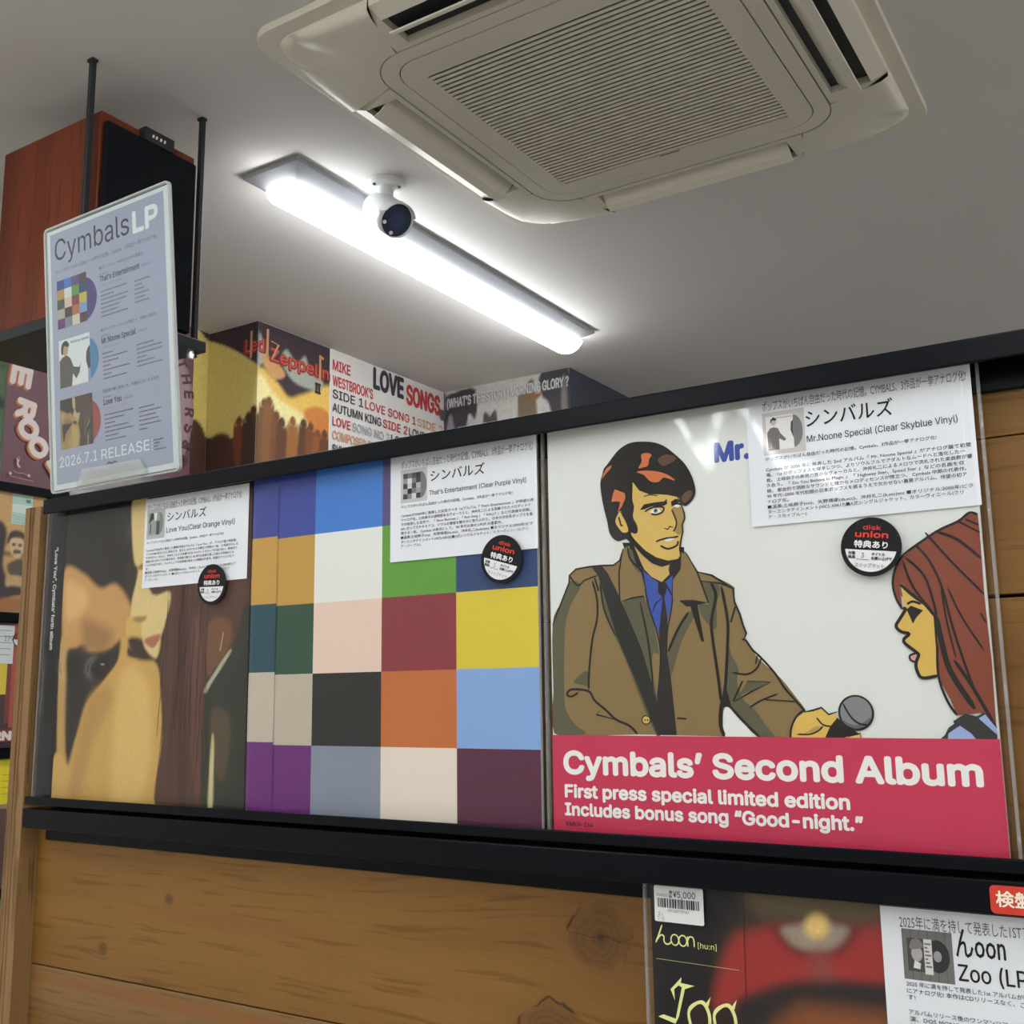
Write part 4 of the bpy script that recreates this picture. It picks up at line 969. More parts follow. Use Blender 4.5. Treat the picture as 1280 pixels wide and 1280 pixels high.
# ---- the album with the blurred couple
def album_couple():
    t = album(-.6330, 'dim tan and brown album photo of two close faces, leftmost large album', 12, m_blackcard, dents=((.054, .140, .014, .011, .0075), (.104, .138, .016, .012, .0085), (.085, .134, .03, .012, .0014), (.100, .022, .014, .006, .0040), (.012, .168, .008, .012, .003), (.016, .120, .008, .03, .003), (.150, .275, .01, .012, .003)))
    j = [c for c in t.children if c.name.startswith('jacket')][0]
    P = Print(gain=1.15, step=.02, sub=.014)
    P.field(29.5, 0, 315, 315, 150, 165, (58, 48, 42), [(c, b, [(q[i] / 10, q[i + 1] / 10) for i in range(0, len(q), 2)]) for c, b, q in COUPLE_ART], .025)
    rr = random.Random(4)
    for _ in range(34):   # long strands of hair
        x = rr.uniform(196, 262); z1 = rr.uniform(120, 300); z0 = rr.uniform(0, z1 - 50)
        P.line([(x, z1), (x + rr.uniform(-6, 3), (z0 + z1) / 2), (x + rr.uniform(-8, 4), z0)], rr.uniform(.3, .9), rr.choice([(60, 42, 38), (104, 74, 62), (72, 52, 48)]), 1)
    P.line([(282, 168), (280, 158), (278, 150)], 1.4, (176, 150, 110), 1)
    P.build('cover_print', m_print, j)
    O = Print(gain=1.0, sub=.014); O.rect(-.4, 0, 29.6, 315, (34, 34, 35))
    O.text('“Love You”, Cymbals’ forth album', 12.6, 272, 5.6, (226, 226, 224), wd=112, rot=-90, bold=.015)
    O.build('obi_strip', m_print, t, y=-.0007, label='black paper strip with small white lettering')
    def thumb(T):
        T.at(161.5 - 7.8, 217.2); T.rect(11.5, 50.2, 38.8, 80.4, (176, 180, 178)); T.disc(31, 66, 5.6, (128, 132, 130), 11, a0=-90, a1=90)
        T.rect(13.5, 54, 31, 77.5, (150, 154, 152)); T.poly([(14, 66), (17, 76.5), (21, 77), (22, 71), (18, 69)], (66, 68, 68)); T.poly([(22, 77), (27, 77), (26, 70), (23.5, 68)], (218, 222, 220))
        T.rect(26, 54, 31, 68, (84, 86, 86)); T.rect(16.5, 56, 18, 66, (70, 72, 72))
    L = lambda y, s, w, x=4.5, h=2.5: (s, x, y, h, w)
    info_sheet(t, 161.5, 217.2, 150.4, 92.5, [(HEAD, 4.0, 80.0, 7.2, 137)], [('シンバルズ', 34.6, 66.5, 9.6, 57, True)], [('Love You(Clear Orange Vinyl)', 34.0, 54.6, 5.2, 98)],
        [L(45.4, LEAD, 113)],
        [L(37.4, 'Cymbalsが2002年に発表した通算4作目のアルバム『 Love You 』が、アナログ盤で再登場。', 131),
         L(33.6, 'ソウル/R&B 色をさらに深化させ、甘さとメロウネスが際立つ円熟の一枚。 土岐麻子のしな', 133),
         L(29.8, 'やかなヴォーカルと、沖井礼二による洗練されたメロディとグルーヴが溶け合い、都会的で', 132),
         L(26.0, '温度のあるポップスを描き出す。日本語の響きと 60 年代の音楽を愛した彼らの到達点とも', 128),
         L(22.2, 'いえる作品であり、バンドとしての完成度が高まった時期の代表作。待望のアナログ化で', 128),
         L(18.4, 'す。', 6), L(14.6, '■演奏:土岐麻子(vo)、矢野博康(ds,etc)、沖井礼二(b,etc) ■オリジナル:2002年ビク', 131),
         L(10.8, 'ターエンタテインメント ■A式シングルジャケット、カラーヴィニール(クリ', 122), L(7.0, 'ア・オレンジ)', 19)], thumb)
    sticker(t, 268.2, 214.2, -2)
album_couple()

# ---- the lower album with the red cap
def album_cap():
    zb = -.3305; t = album(.0885, 'dark album with blurred red cap and yellow lettering under the front rail', 21, m_blackcard, z=LZ + zb - .0095)
    Z0 = 340.0
    j = [c for c in t.children if c.name.startswith('jacket')][0]
    P = Print(gain=1.15, step=.02, sub=.014)
    P.field(0, 150, 315, 315, 150, 90, (58, 49, 42), [((36, 34, 35), 9, [(-40, 0), (42, 0), (46, 250), (60, 290), (70, 320), (-40, 330)])] + [(c, b, [(q[i] / 10, q[i + 1] / 10 + Z0) for i in range(0, len(q), 2)]) for c, b, q in CAP_ART], .04)
    P.rect(0, 0, 315, 150.5, (66, 46, 36))
    Y = (226, 226, 150)
    def T(x, z): return (x - 88.5, z + Z0)
    # hand-lettered names
    def stroke(pts, w, sm=1): P.line([T(*q) for q in pts], w, Y, sm)
    stroke([(96.6, -55.6), (94, -62), (91.4, -67.8)], 1.1); stroke([(92.3, -66), (95.2, -62.6), (97.6, -62.8), (97.8, -66.4), (99.6, -68), (102, -67.4), (103.6, -65.4)], 1.0)
    for cx in (106.0, 112.0):
        stroke([(cx + 2.9 * math.cos(a), -64.6 + 3.5 * math.sin(a)) for a in [i * math.pi / 8 for i in range(17)]], .9)
    stroke([(115.6, -61.4), (115.6, -68)], .95); stroke([(115.7, -64), (117, -61.6), (119.3, -61.7), (120.3, -64), (120.3, -68)], .95)
    P.text('[hu:n]', *T(123.0, -68.2), 3.6, Y, wd=13.6)
    P.line([T(91.5, -78.4), T(152, -79.2)], .35, (176, 176, 128))
    P.poly([T(*q) for q in [(101.4, -97.5), (110.0, -88.6), (109.4, -92.4), (119.4, -93.2), (112.0, -96.2), (107.6, -94.2), (104.2, -97.2), (104.4, -104.4), (102.4, -99.5)]], Y)
    P.poly([T(*q) for q in [(110.0, -95.0), (112.4, -95.4), (107.0, -114.5), (104.2, -119.5), (91.4, -116.5), (95.5, -114.6), (104.6, -116.2)]], Y)
    for cx, cz in ((121.5, -111.5), (140.0, -111.0)):
        P.poly([T(*q) for q in [(cx - 7, cz + 4), (cx - 1, cz + 8.6), (cx + 5, cz + 9.2), (cx + 9, cz + 1), (cx + 8, cz - 9), (cx + 2, cz - 14), (cx - 5, cz - 11), (cx - 8, cz - 3)]], Y, 1)
        P.poly([T(*q) for q in [(cx - 5.5, cz + 2), (cx, cz + 6.8), (cx + 4, cz + 6.4), (cx + 6.8, cz), (cx + 6, cz - 8), (cx + 1.4, cz - 12), (cx - 3.6, cz - 9.5), (cx - 6, cz - 2.5)]], (48, 38, 36), 1)
        P.poly([T(*q) for q in [(cx + 4, cz + 6), (cx + 9.5, cz + 13), (cx + 7.6, cz + 6.5)]], Y)
    P.line([T(157.2, -27), T(156.0, -120)], .4, (40, 28, 26))
    P.build('cover_print', m_print, j)
    # price tag
    tg = MB().extrude([(x + .0236 , z + .2998) for x, z in rsq(.0183, .0012, 3, .0120)], -.0053, -.0048, 'y').build('price_tag', new_mat('tag_white', (.74, .74, .74), .5), t)
    Q = Print(gain=1.0); K = (40, 40, 42)
    Q.text('税', 16.8, 307.0, 2.3, K, kanji=True, bold=.03); Q.text('込', 16.8, 304.4, 2.3, K, kanji=True, bold=.03); Q.text('¥5,000', 19.8, 304.7, 4.2, K, wd=16.5, bold=.004)
    Q.text('FLAKES211', 7.4, 304.9, 1.7, (90, 90, 92), wd=10)
    rr = random.Random(2); x = 8.0
    while x < 38.5:
        wd = rr.choice([.35, .5, .8, 1.1]); Q.rect(x, 297.4, min(x + wd, 38.8), 303.6, K); x += wd + rr.choice([.35, .45, .7, 1.0])
    Q.text('4571207719117', 15.4, 294.9, 1.7, K, wd=16); Q.text('ズ−', 7.6, 291.6, 1.7, (100, 100, 102), wd=4); Q.text('フ−ジ', 7.6, 288.8, 1.7, (100, 100, 102), wd=5)
    Q.build('tag_lettering', m_paper, tg, y=-.0054)
    def thumb(Th):
        b = 78.6; Th.rect(12.2, b + 1.0, 41.6, b + 30.6, (112, 110, 108))
        for i in range(6): Th.rect(12.2 + i * 5, b + 1.0, 12.7 + i * 5, b + 30.6, (92, 90, 88))
        Th.disc(32.6, b + 16, 7.0, (52, 52, 52), 9.5); Th.disc(32.6, b + 16, 2.4, (150, 150, 150), 3.2); Th.rect(15, b + 6, 25, b + 25.5, (74, 72, 70))
        Th.disc(20.5, b + 16.5, 3.3, (168, 164, 160), 4.6); Th.poly([(16.6, b + 19), (18, b + 24.5), (22.4, b + 25), (24.2, b + 20.5)], (124, 120, 118), 1); Th.rect(24.8, b + 5, 29.6, b + 25.5, (206, 204, 200))
        for i in range(7): Th.rect(25.4, b + 9 + i * 2.2, 29 - (i % 3), b + 10.0 + i * 2.2, (110, 108, 106))
        Th.poly([(18, b + 8), (19, b + 12.5), (22.6, b + 11), (22, b + 7.5)], (214, 212, 210))
    L = lambda y, s, w=None, x=12.8, h=2.7: (s, x, y + 78.6 + 101.0 - 101.0, h, w)
    hh = 108.0
    sx, sz = 159.2, 199.8 # lower left corner
    def S(y): return y + Z0 - sz
    info_sheet(t, sx, sz, 150.0, hh + 3.2, [('2025年に満を持して発表した1STアルバムが遂にアナログ化!', 11.3, S(-40.6), 7.4, 128)],
        [('んoon', 43.6, S(-54.0), 10.4, 27.6, False), ('Zoo (LP)', 44.0, S(-68.4), 9.6, 41.0, False)], [],
        [], [('2025 年に満を持して発表した1st アルバムが待望', 13.0, S(-74.9), 2.9, 72), ('にアナログ化! 本作はCDリリースなく、この', 13.0, S(-79.0), 2.9, 70), ('す!', 13.4, S(-82.6), 2.9, 4.4),
             ('アルバムリリース後のワンマンツアー東名阪', 13.4, S(-91.2), 2.9, 70), ('演、DOS MONOSと折坂悠太を迎え', 13.6, S(-95.2), 2.9, 62), ('結実させた', 13.6, S(-99.4), 2.9, 17)],
        lambda Th: (Th.at(sx, sz + S(-71.0) - 79.6), thumb(Th)))
album_cap()

# ------------------------------------------------------------------ poster in its acrylic stand on the rack
def poster_stand():
    base = Vector((-.5254, -.0012, LZ + .3336)); R = Matrix.Rotation(-.0156, 4, 'Z') @ Matrix.Rotation(.0961, 4, 'X')
    t = thing('acrylic_stand', base, 'clear acrylic sign stand on top of the black rail, holding the poster', 'sign stand')
    t.rotation_euler = R.to_euler()
    def slab(y0, y1): return MB().extrude([(x, z + .1525) for x, z in rsq(.108, .006, 5, .1525)], y0, y1, 'y')
    slab(-.0020, -.0008).build('front_panel', m_acryl, t)
    slab(.0004, .0016).build('back_panel', m_acryl, t)
    o = rsq(.1082, .006, 5, .1527); i = rsq(.1062, .005, 5, .1507)
    e = MB(); n = len(o)
    for y in (-.0021, .0017):
        e.v += [(x, y, z + .1525) for x, z in o]; e.v += [(x, y, z + .1525) for x, z in i]
    for k in range(n):
        q = (k + 1) % n
        for a, b in ((0, n), (n, 3 * n), (3 * n, 2 * n), (2 * n, 0)): e.f.append([a + k, a + q, b + q, b + k])
    e.build('polished_edge', m_acryl_edge, t)
    MB().extrude([(-.057, .003), (.060, .003), (.049, .0195), (-.049, .0205)], -.0045, -.0026, 'y').build('front_clip', m_acryl_edge if False else clear_mat('clip_plastic', (.90, .91, .88), .08, 0, haze=.22, ior=1.5), t)
    MB().box(-.060, .060, -.012, .030, -.0085, .0005).build('foot', clear_mat('foot_plastic', (.88, .90, .89), .05, 0, haze=.2, ior=1.5), t, bevel=.001)
    p = Print(gain=1.12, step=.004); po = thing('poster', base + R @ Vector((0, 0, 0)), 'grey album release poster with three small covers inside the clear stand', 'poster')
    po.rotation_euler = R.to_euler()
    G = (164, 166, 190); D = (52, 52, 60); W = (230, 231, 234); T2 = (84, 84, 94)
    p.rect(-105, 3.5, 105, 301.5, (216, 220, 222)); p.rect(-99.2, 9.5, 97.0, 297.0, G)
    p.text('Cymbals', -91, 264.8, 24, D, wd=131, res=3); p.text('LP', 47, 262.6, 24.6, W, wd=39, bold=.03, res=3)
    p.text('ポップスがいちばん自由だった時代の記憶。Cymbals、3作品が一挙アナログ化。', -90.6, 249.6, 4.6, T2, wd=176, kanji=True)
    def bars(x, z, n, wmax, seed, pitch=4.6):
        r = random.Random(seed); p.layer += 1; p.hold = True
        for q in range(n):
            wq = wmax * r.uniform(.25, 1.0); a = x
            while a < x + wq:
                b = a + r.uniform(1.2, 3.6); p.rect(a, z - q * pitch, min(b, x + wq), z - q * pitch + 1.5, (108, 108, 120)); a = b + .7
        p.hold = False
    blocks = [(240.6, '夢見ごこちの、90年代J-POPの重要作。', "1st Album", "That's Entertainment", 66.5, '(Clear Purple Vinyl)', (118, 108, 168), 0),
              (171.6, '確かなメロディセンスが際立つ、中期の代表作。', "2nd Album", 'Mr.Noone Special', 57, '(Clear Skyblue Vinyl)', (90, 140, 186), 1),
              (104.0, '完成度が最も高まった、到達点ともいえる名作。', '4th Album', 'Love You', 29.8, '(Clear Orange Vinyl)', (206, 126, 116), 2)]
    for zt, c1, c2, c3, wd, c4, vc, q in blocks:
        p.text(c1, -13, zt - 3.8, 3.6, T2, wd=(76, 93, 94)[q], kanji=True); p.text(c2, -13, zt - 10.0, 2.0, T2, wd=15)
        p.text(c3, -12, zt - 17.6, 6.6, (58, 58, 68), wd=wd, bold=.015); p.text('(2026.7.1)', -10 + wd + 2, zt - 16.4, 2.2, T2, wd=15)
        p.text(c4, -12, zt - 23.2, 3.2, tuple((a + b) // 2 for a, b in zip(vc, G)), wd=38)
        bars(-11, zt - 29.5, 7, 50, q); bars(46, zt - 30.5, 6, 42, q + 9)
    # vinyl and covers
    v3 = [((70, 56, 120), (150, 140, 190)), ((74, 132, 178), (170, 200, 220)), ((160, 66, 62), (210, 140, 130))]
    for q, zb in enumerate((185.2, 117.2, 48.0)):
        p.disc(-42.6, zb + 25, 24.8, v3[q][0], 24.8)
    checks(p, -88.8, 185.0, 53.4, 55.6)
    p.rect(-88.2, 116.8, -32.6, 171.6, (222, 224, 226))
    p.poly([(-87.8, 117), (-87.5, 148), (-82, 152), (-74, 153), (-68, 149), (-62, 138), (-52, 136), (-49, 141), (-52, 130), (-58, 124), (-64, 131), (-66, 117)], (88, 78, 70))
    p.disc(-76.5, 159.5, 5.2, (186, 156, 120), 7); p.poly([(-84, 157), (-83, 166), (-76, 170), (-70, 166), (-71, 162), (-79, 164), (-81, 155)], (56, 48, 44), 1)
    p.poly([(-32.6, 120), (-40, 141), (-39, 151), (-35, 156), (-32.6, 157)], (78, 64, 62)); p.rect(-37, 116.8, -32.6, 132, (150, 150, 190)); p.text('Mr.Noone Special', -66, 165.0, 3.0, (64, 90, 140), wd=32, bold=.02)
    # small version of the couple cover, same picture as the large album
    fx = lambda v: -89 + (v - 29) * 57.5 / 286; fz = lambda v: 47.6 + v * 56 / 315
    p.field(-89, 47.6, -31.2, 103.8, 44, 42, (56, 46, 40), [(tuple(c_ * .92 for c_ in c), b * .2, [(fx(a[i] / 10), fz(a[i + 1] / 10)) for i in range(0, len(a), 2)]) for c, b, a in COUPLE_ART], .02)
    p.text('2026.7.1', -92.2, 28.2, 11.4, W, wd=66.6, bold=.004); p.text('RELEASE', -18.4, 27.6, 11.2, W, wd=79, bold=.004)
    for q in range(4): p.disc(65.2, 37.6 - q * 3.5, .8, W, n=10)
    bars(68.4, 36.2, 4, 25, 40, 3.4); p.text('Campfire', -9.8, 20.6, 3.2, (48, 48, 54), wd=18, bold=.01) if False else p.line([(-9.8, 21), (-6, 23.4), (-1, 21.4), (3, 23.2), (8, 21.6)], 1.3, (52, 52, 58), 1)
    p.build('poster_print', m_paper, po)
    MB().box(-.105, .105, .00002, .00025, .0035, .3015).build('poster_sheet', new_mat('poster_paper', (.75, .76, .76), .7), po)
poster_stand()

# ------------------------------------------------------------------ printed walls above the far racks
WALLP = 'enlarged album cover prints along the top of the walls'
def wall_print(loc, rotz, label, P, name='wall_print'):
    t = thing(name, loc, label, 'wall print', rotz, WALLP)
    return t
def fade(c, k): return tuple(int(v * k) for v in c)

def print_maroon():
    t = wall_print((-1.8985, .718, LZ + .612), math.pi / 2, 'maroon wall print with white and orange curved letters, behind the poster stand', None)
    P = Print(gain=1.05, step=.05, clamp=(560, 543)); P.rect(0, 0, 560, 543, (116, 84, 90))
    def letter(ch, x, z, rot, h=46):
        a = math.radians(rot); dx, dz = h * .45 * math.cos(a) - h * .5 * -math.sin(a), h * .45 * math.sin(a) + h * .5 * math.cos(a)
        for k, c in ((5, (188, 112, 70)), (2.5, (206, 140, 96)), (0, (222, 208, 204))):
            P.text(ch, x - k - .36 * h * math.cos(a) + .5 * h * math.sin(a), z - k - .36 * h * math.sin(a) - .5 * h * math.cos(a), h, c, rot=rot, bold=.055, wd=h * .82)
    letter('E', 42, 268, -96, 56); letter('R', 58, 186, -98, 52); letter('O', 68, 138, -120, 54); letter('O', 96, 97, -130, 52)
    letter('M', 150, 60, -140, 50)
    for q in range(9): P.line([(20 + q * 7, 20 - q * .4), (25 + q * 7, 19 - q * .4)], 1.6, (186, 150, 150))
    P.line([(34, 60), (40, 68), (37, 52), (44, 44)], 5, (204, 180, 178), 1); P.line([(28, 33), (40, 30), (54, 31), (70, 27)], 1.6, (170, 134, 136), 1)
    P.disc(20, 26, 3.5, (204, 180, 178)); P.disc(68, 28, 3.5, (204, 180, 178))
    # oval plate at the right end
    P.disc(470, 290, 90, (150, 124, 130), 175); P.disc(470, 290, 80, (164, 138, 142), 160)
    for ch, x, z, rot in (('T', 494, 424, -62), ('H', 512, 388, -72), ('E', 524, 345, -80), ('R', 530, 298, -88), ('S', 531, 252, -92), ('&', 527, 205, -98), ('C', 516, 164, -108)): P.text(ch, x, z, 34, (92, 66, 72), rot=rot, bold=.03)
    P.build('print', m_wallprint, t)
print_maroon()

def print_green():
    t = wall_print((-1.8985, .155, LZ + .612), math.pi / 2, 'green leafy wall print at the far left beside the maroon print', None)
    P = Print(gain=1.05, step=.05); rr = random.Random(7); sh = []
    for _ in range(70):
        x, z, r = rr.uniform(380, 560), rr.uniform(0, 540), rr.uniform(6, 26)
        sh.append((rr.choice([(60, 84, 56), (88, 108, 78), (120, 134, 104), (46, 62, 44)]), 4, [(x + r * math.cos(a), z + r * math.sin(a) * .8) for a in (0, 1.3, 2.5, 3.8, 5)]))
    P.field(0, 0, 562, 543, 90, 70, (78, 100, 72), sh, .06); P.build('print', m_wallprint, t)
print_green()

def print_flames():
    """cover print that folds round the pillar: u runs along the wall, then the pillar front, then its side"""
    t = wall_print((-1.70, 1.334, LZ + .60), 0, 'yellow and brown wall print with flame lettering wrapped around the pillar', None)
    def fold(u, z, d):
        d *= .001; u *= .001; z *= .001
        if u < .054: return (-.198 + d, -.0555 + u, z)
        if u < .252: return (-.198 + (u - .054), -.0006 - d, z)
        return (.0006 + d, (u - .252), z)
    P = Print(gain=1.05, step=.05, fold=fold); H0 = 600
    q = lambda L: [(u, z - H0) for u, z in L]
    Y = (206, 186, 106)
    sh = [(Y, 2, q([(-9, 1142), (52, 1132), (105, 1112), (157, 1086), (204, 1058), (252, 1026), (300, 1000), (345, 960), (352, 700), (252, 700), (252, 840), (160, 826), (100, 830), (52, 846), (20, 858), (-9, 872)])),
          ((224, 184, 92), 10, q([(262, 1010), (300, 1006), (340, 985), (380, 960), (440, 985), (560, 1030), (560, 840), (262, 840)])),
          ((232, 220, 156), 14, q([(256, 1000), (330, 950), (420, 925), (470, 900), (420, 870), (256, 850)])),
          ((200, 124, 62), 8, q([(440, 930), (500, 960), (555, 940), (555, 860), (480, 880)])),
          ((160, 164, 152), 6, q([(255, 1120), (275, 1085), (290, 1060), (265, 1030), (252, 1030)])),
          ((160, 164, 152), 6, q([(345, 1060), (362, 1100), (392, 1080), (412, 1074), (440, 1100), (455, 1075), (480, 1050), (520, 1040), (500, 1010), (400, 1010)])),
          ((200, 150, 96), 4, q([(266, 1060), (290, 1010), (320, 1000), (360, 1020), (330, 1050)]))]
    heads = [(92 + 150, 905), (132 + 54, 882), (222, 888), (282, 930), (300, 940), (330, 905), (352, 890), (395, 902), (440, 905), (470, 900), (500, 885), (530, 890)]
    cols = [(88, 58, 42), (112, 60, 40), (66, 50, 42), (112, 78, 48), (128, 86, 48), (120, 74, 44), (96, 62, 42), (150, 98, 50), (92, 60, 42), (120, 72, 44), (140, 84, 46), (104, 66, 44)]
    for (u, z), c in zip(heads, cols):
        sh.append((c, 4, q([(u - 24, 560), (u - 22, z - 40), (u - 10, z - 22), (u + 10, z - 22), (u + 22, z - 44), (u + 24, 560)])))
        sh.append((fade(c, .9), 3, q([(u - 11, z - 20), (u - 12, z - 4), (u, z + 6), (u + 12, z - 4), (u + 10, z - 20)])))
    sh += [((74, 50, 40), 8, q([(60, 600), (60, 822), (160, 822), (170, 600)])), ((74, 50, 40), 4, q([(-9, 600), (-9, 868), (54, 842), (62, 600)]))]
    # grid lines sit on both folds
    for a, b, n in ((0, 54, 8), (54, 252, 34), (252, 548, 56)):
        P.layer = 0
        P.field(a + .01 if a else a, 0, b - .01 if b < 548 else b, 554, n, 92, (60, 50, 54), sh, .04, a + 3)
    for s_, u, z, h, w_ in (('Led', 203, 1066, 46, 72), ('Zeppelin', 300, 1050, 44, 244)):
        P.text(s_, u - 2, z - H0 - 3, h, (140, 46, 42), wd=w_ + 4, bold=.06); P.text(s_, u + 2, z - H0 + 3, h * .8, (190, 92, 74), wd=w_ - 4, bold=.0)
    for u, z0, z1 in ((222, 1050, 1130), (282, 1060, 1140), (500, 1040, 1120)): P.rect(u, z0 - H0, u + 9, z1 - H0, (196, 140, 96))
    P.line([(300, 1108 - H0), (330, 1104 - H0), (304, 1056 - H0)], 8, (200, 146, 100)); P.line([(500, 1118 - H0), (520, 1112 - H0)], 8, (196, 140, 96))
    P.text('II', 486, 998 - H0, 34, (60, 48, 46), wd=20, bold=.06)
    P.build('print', m_wallprint, t)
print_flames()

def print_songs():
    t = wall_print((-1.6995, 1.634, LZ + .60), math.pi / 2, 'white wall print covered in hand-lettered red and black words', None)
    P = Print(gain=1.1, step=.04); P.rect(0, 0, 586, 555, (206, 202, 198)); R_, B_, T_, G_ = (176, 62, 60), (58, 56, 66), (196, 144, 112), (160, 160, 166)
    P.text('MIKE', 10, 490, 34, R_, wd=80, bold=.022); P.text("WESTBROOK’S", 10, 440, 34, R_, wd=190, bold=.022)
    P.text('LOVE', 205, 476, 74, B_, wd=150, bold=.035); P.text('SONGS', 375, 464, 70, R_, wd=185, bold=.03)
    rows = [[('SIDE 1', B_), ('LOVE SONG 1', R_), ('SIDE 2', T_)], [('AUTUMN KING', B_), ('SIDE 2', R_), ('LOVE', B_), ('STORY', T_)], [('LOVE', R_), ('SONG NO 2', G_), ('LOVE SONG NO 4', B_)],
            [('COMPOSED BY', T_), ('ORIGINAL PETER', R_), ('SONGS', B_)], [('SUNG BY NORMA', B_), ('MIKE WESTBROOK', R_), ('PIANO', G_)], [('MIKE OSBORNE', R_), ('ALTO SAX', B_), ('WITH', T_)],
            [('PARTON', B_), ('GEORGE KHAN', T_), ('MALCOLM', R_)], [('HORN', B_), ('PAUL RUTHERFORD', R_), ('BASS', B_)], [('MARC WORDS', B_), ('ALAN JACKSON', T_), ('DRUMS', R_)], [('KEVIN', T_), ('BY NORMA WINSTONE', B_), ('DEREK', R_)]]
    for k, row in enumerate(rows):
        z = 402 - k * 43; x = 10; tot = sum(len(a) for a, _ in row)
        for a, c in row:
            wd = len(a) / tot * 545; P.text(a, x, z, 28, c, wd=wd, bold=.015); x += wd + 10
    P.rect(556, 452, 584, 486, (86, 84, 88))
    P.build('print', m_wallprint, t)
print_songs()

def print_street():
    t = wall_print((-1.695, 2.2185, LZ + .60), 0, 'grey street-scene wall print with white title, in the far corner under the ceiling', None)
    P = Print(gain=1.05, step=.05)
    sh = [((70, 68, 74), 3, [(0, 0), (0, 520), (10, 540), (130, 545), (130, 440), (95, 430), (90, 0)]), ((200, 198, 192), 4, [(140, 470), (150, 540), (380, 555), (380, 0), (140, 0)]),
          ((74, 72, 76), 3, [(395, 555), (395, 480), (430, 400), (430, 0), (502, 0), (502, 555)]), ((128, 120, 122), 4, [(470, 480), (470, 0), (490, 0), (490, 480)]), ((128, 112, 92), 3, [(300, 440), (320, 500), (372, 505), (372, 0), (310, 0)]), ((92, 84, 80), 3, [(160, 420), (190, 440), (220, 420), (215, 0), (160, 0)]),
          ((150, 138, 150), 3, [(10, 420), (40, 420), (40, 0), (10, 0)]), ((150, 108, 76), 4, [(335, 470), (350, 490), (392, 488), (380, 470)])]
    P.field(0, 0, 502, 555, 80, 80, (196, 194, 188), sh, .05)
    P.text("(WHAT’S THE STORY) MORNING GLORY ?", 10, 492, 34, (150, 150, 150), wd=486, bold=.03); P.text("(WHAT’S THE STORY) MORNING GLORY ?", 12, 494, 34, (212, 212, 210), wd=486, bold=.008)
    P.build('print', m_wallprint, t)
print_street()

# ------------------------------------------------------------------ the rack on the left wall
def left_rack():
    r = thing('record_display_rack', (-1.8985, .3, 0), 'dark wall rack at the far left with three black ledges of records', 'display rack')
    ox, oy = -1.8985, .3
    b = MB().box(0, .006, .15 - oy, 1.27 - oy, .9, LZ + .594).build('back_panel', m_railb, r)
    for z in (.600, .2975, -.013, -.320):
        MB().extrude([(x, y) for x, y in ((0, z + LZ - .010), (.030, z + LZ - .010), (.030, z + LZ + .011), (.026, z + LZ + .011), (.026, z + LZ - .002), (0, z + LZ - .002))], .15 - oy, 1.27 - oy, 'y').build('ledge_rail', m_rail, r, bevel=.001)
left_rack()

def far_album(y0, zb, label, draw, seed, h=.295, w=.315):
    t = thing('record_album', (-1.8815, y0, LZ + zb), label, 'record', math.pi / 2, 'records on the far left wall rack')
    MB().box(.0003, w - .0003, .0009, .005, 0, h).build('jacket', m_blackcard, t, bevel=.0006)
    j = t.children[0]; P = Print(gain=1.1, step=.05, clamp=(w * 1000, h * 1000)); draw(P); P.build('cover_print', m_print, j)
    sleeve_grid(t, w, h, seed, amp=.0014)
    return t
def d_tan(P):
    sh = [((198, 158, 104), 12, [(0, 150), (315, 150), (315, 200), (0, 200)]), ((160, 112, 66), 6, [(0, 0), (315, 0), (315, 34), (0, 34)]), ((134, 104, 76), 3, [(200, 132), (315, 128), (315, 138), (200, 142)]),
          ((66, 58, 62), 5, [(150, 40), (160, 200), (190, 215), (218, 190), (214, 110), (238, 60), (236, 36)]), ((70, 60, 56), 3, [(220, 158), (226, 186), (246, 194), (266, 184), (264, 160), (250, 172), (236, 172)]),
          ((206, 178, 140), 3, [(230, 172), (262, 172), (258, 134), (244, 128), (232, 140)]), ((96, 80, 68), 2, [(234, 162), (242, 162), (242, 156), (234, 156)]), ((96, 80, 68), 2, [(250, 162), (258, 162), (258, 156), (250, 156)]), ((100, 82, 70), 2, [(238, 138), (256, 140), (254, 148), (240, 148)]),
          ((92, 80, 74), 4, [(224, 110), (260, 128), (276, 100), (262, 82), (236, 84)]), ((190, 156, 112), 4, [(226, 84), (262, 86), (276, 66), (250, 56), (226, 60)]), ((72, 62, 62), 4, [(214, 44), (236, 62), (270, 58), (258, 40)])]
    P.field(0, 0, 315, 295, 80, 76, (196, 156, 104), sh, .04)
    P.rect(227, 208, 280, 280, (176, 200, 190)); P.rect(229, 236, 278, 256, (206, 216, 208)); P.text('USED', 232, 262, 10, (120, 150, 140), wd=30) if False else None
    for q in range(3): P.line([(232, 228 - q * 7), (274, 224 - q * 6)], 1.4, (150, 178, 168))
    P.rect(262, 262, 274, 270, (96, 130, 122))
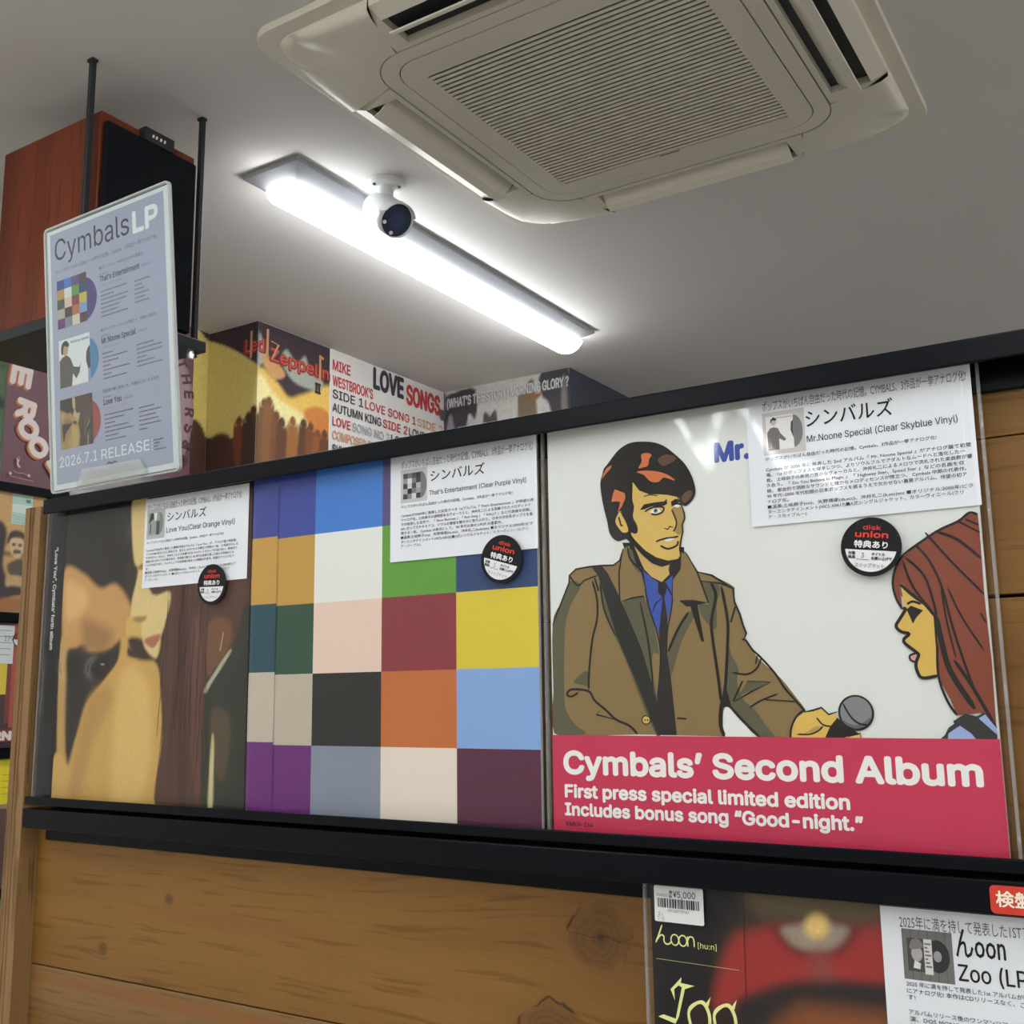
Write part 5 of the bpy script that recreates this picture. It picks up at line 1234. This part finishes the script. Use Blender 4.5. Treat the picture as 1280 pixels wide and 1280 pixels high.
far_album(.515, .309, 'tan album with seated figure and pale green tag on far left rack', d_tan, 31, .28)
def d_red(P):
    P.rect(0, 0, 315, 290, (74, 58, 56)); P.rect(256, 55, 274, 285, (122, 62, 60)); P.rect(268, 45, 315, 285, (170, 82, 70))
    for q in range(9): P.rect(288, 60 + q * 22, 298, 76 + q * 22, (206, 146, 110)); P.rect(303, 66 + q * 20, 311, 78 + q * 20, (222, 190, 140))
    P.rect(230, 120, 256, 190, (214, 190, 70)); P.rect(0, 0, 315, 42, (128, 58, 62)); P.rect(0, 0, 315, 14, (60, 44, 46))
    P.text('INFERNO', 150, 16, 22, (226, 214, 206), wd=152, bold=.07)
    P.rect(160, 190, 268, 278, (206, 208, 210))
    for q in range(5): P.line([(230, 266 - q * 14), (262, 266 - q * 14)], 2, (150, 152, 156))
    P.text('199', 244, 242, 12, (90, 90, 94), wd=22)
    P.disc(281, 246, 17, (56, 50, 50), 17); P.disc(281, 246, 14.5, (208, 206, 206), a0=180, a1=360, n=20); P.disc(281, 246, 14.5, (120, 60, 60), a0=0, a1=180, n=20)
far_album(.5, .0012, 'red spined record with white card and round sticker on far left rack', d_red, 33, .283)
def d_black(P):
    P.rect(0, 0, 315, 290, (26, 28, 32)); P.rect(0, 0, 284, 190, (92, 66, 62)); P.rect(0, 175, 284, 290, (150, 128, 96))
    P.rect(150, 185, 292, 288, (222, 206, 40)); P.rect(282, 262, 289, 272, (60, 58, 40))
    for q in range(4): P.line([(262, 250 - q * 14), (286, 250 - q * 14)], 1.6, (180, 160, 40))
far_album(.5, -.309, 'black edged record with bright yellow tag on far left rack', d_black, 35, .285)
def d_green(P):
    P.rect(0, 0, 315, 300, (120, 150, 112)); P.rect(0, 262, 315, 292, (66, 118, 76)); P.rect(0, 210, 315, 262, (206, 216, 212)); P.rect(0, 180, 315, 210, (112, 126, 120))
    P.text('VI', 296, 268, 16, (214, 224, 214), wd=14)
far_album(.488, -.618, 'pale green record lowest on the far left rack', d_green, 37, .29)
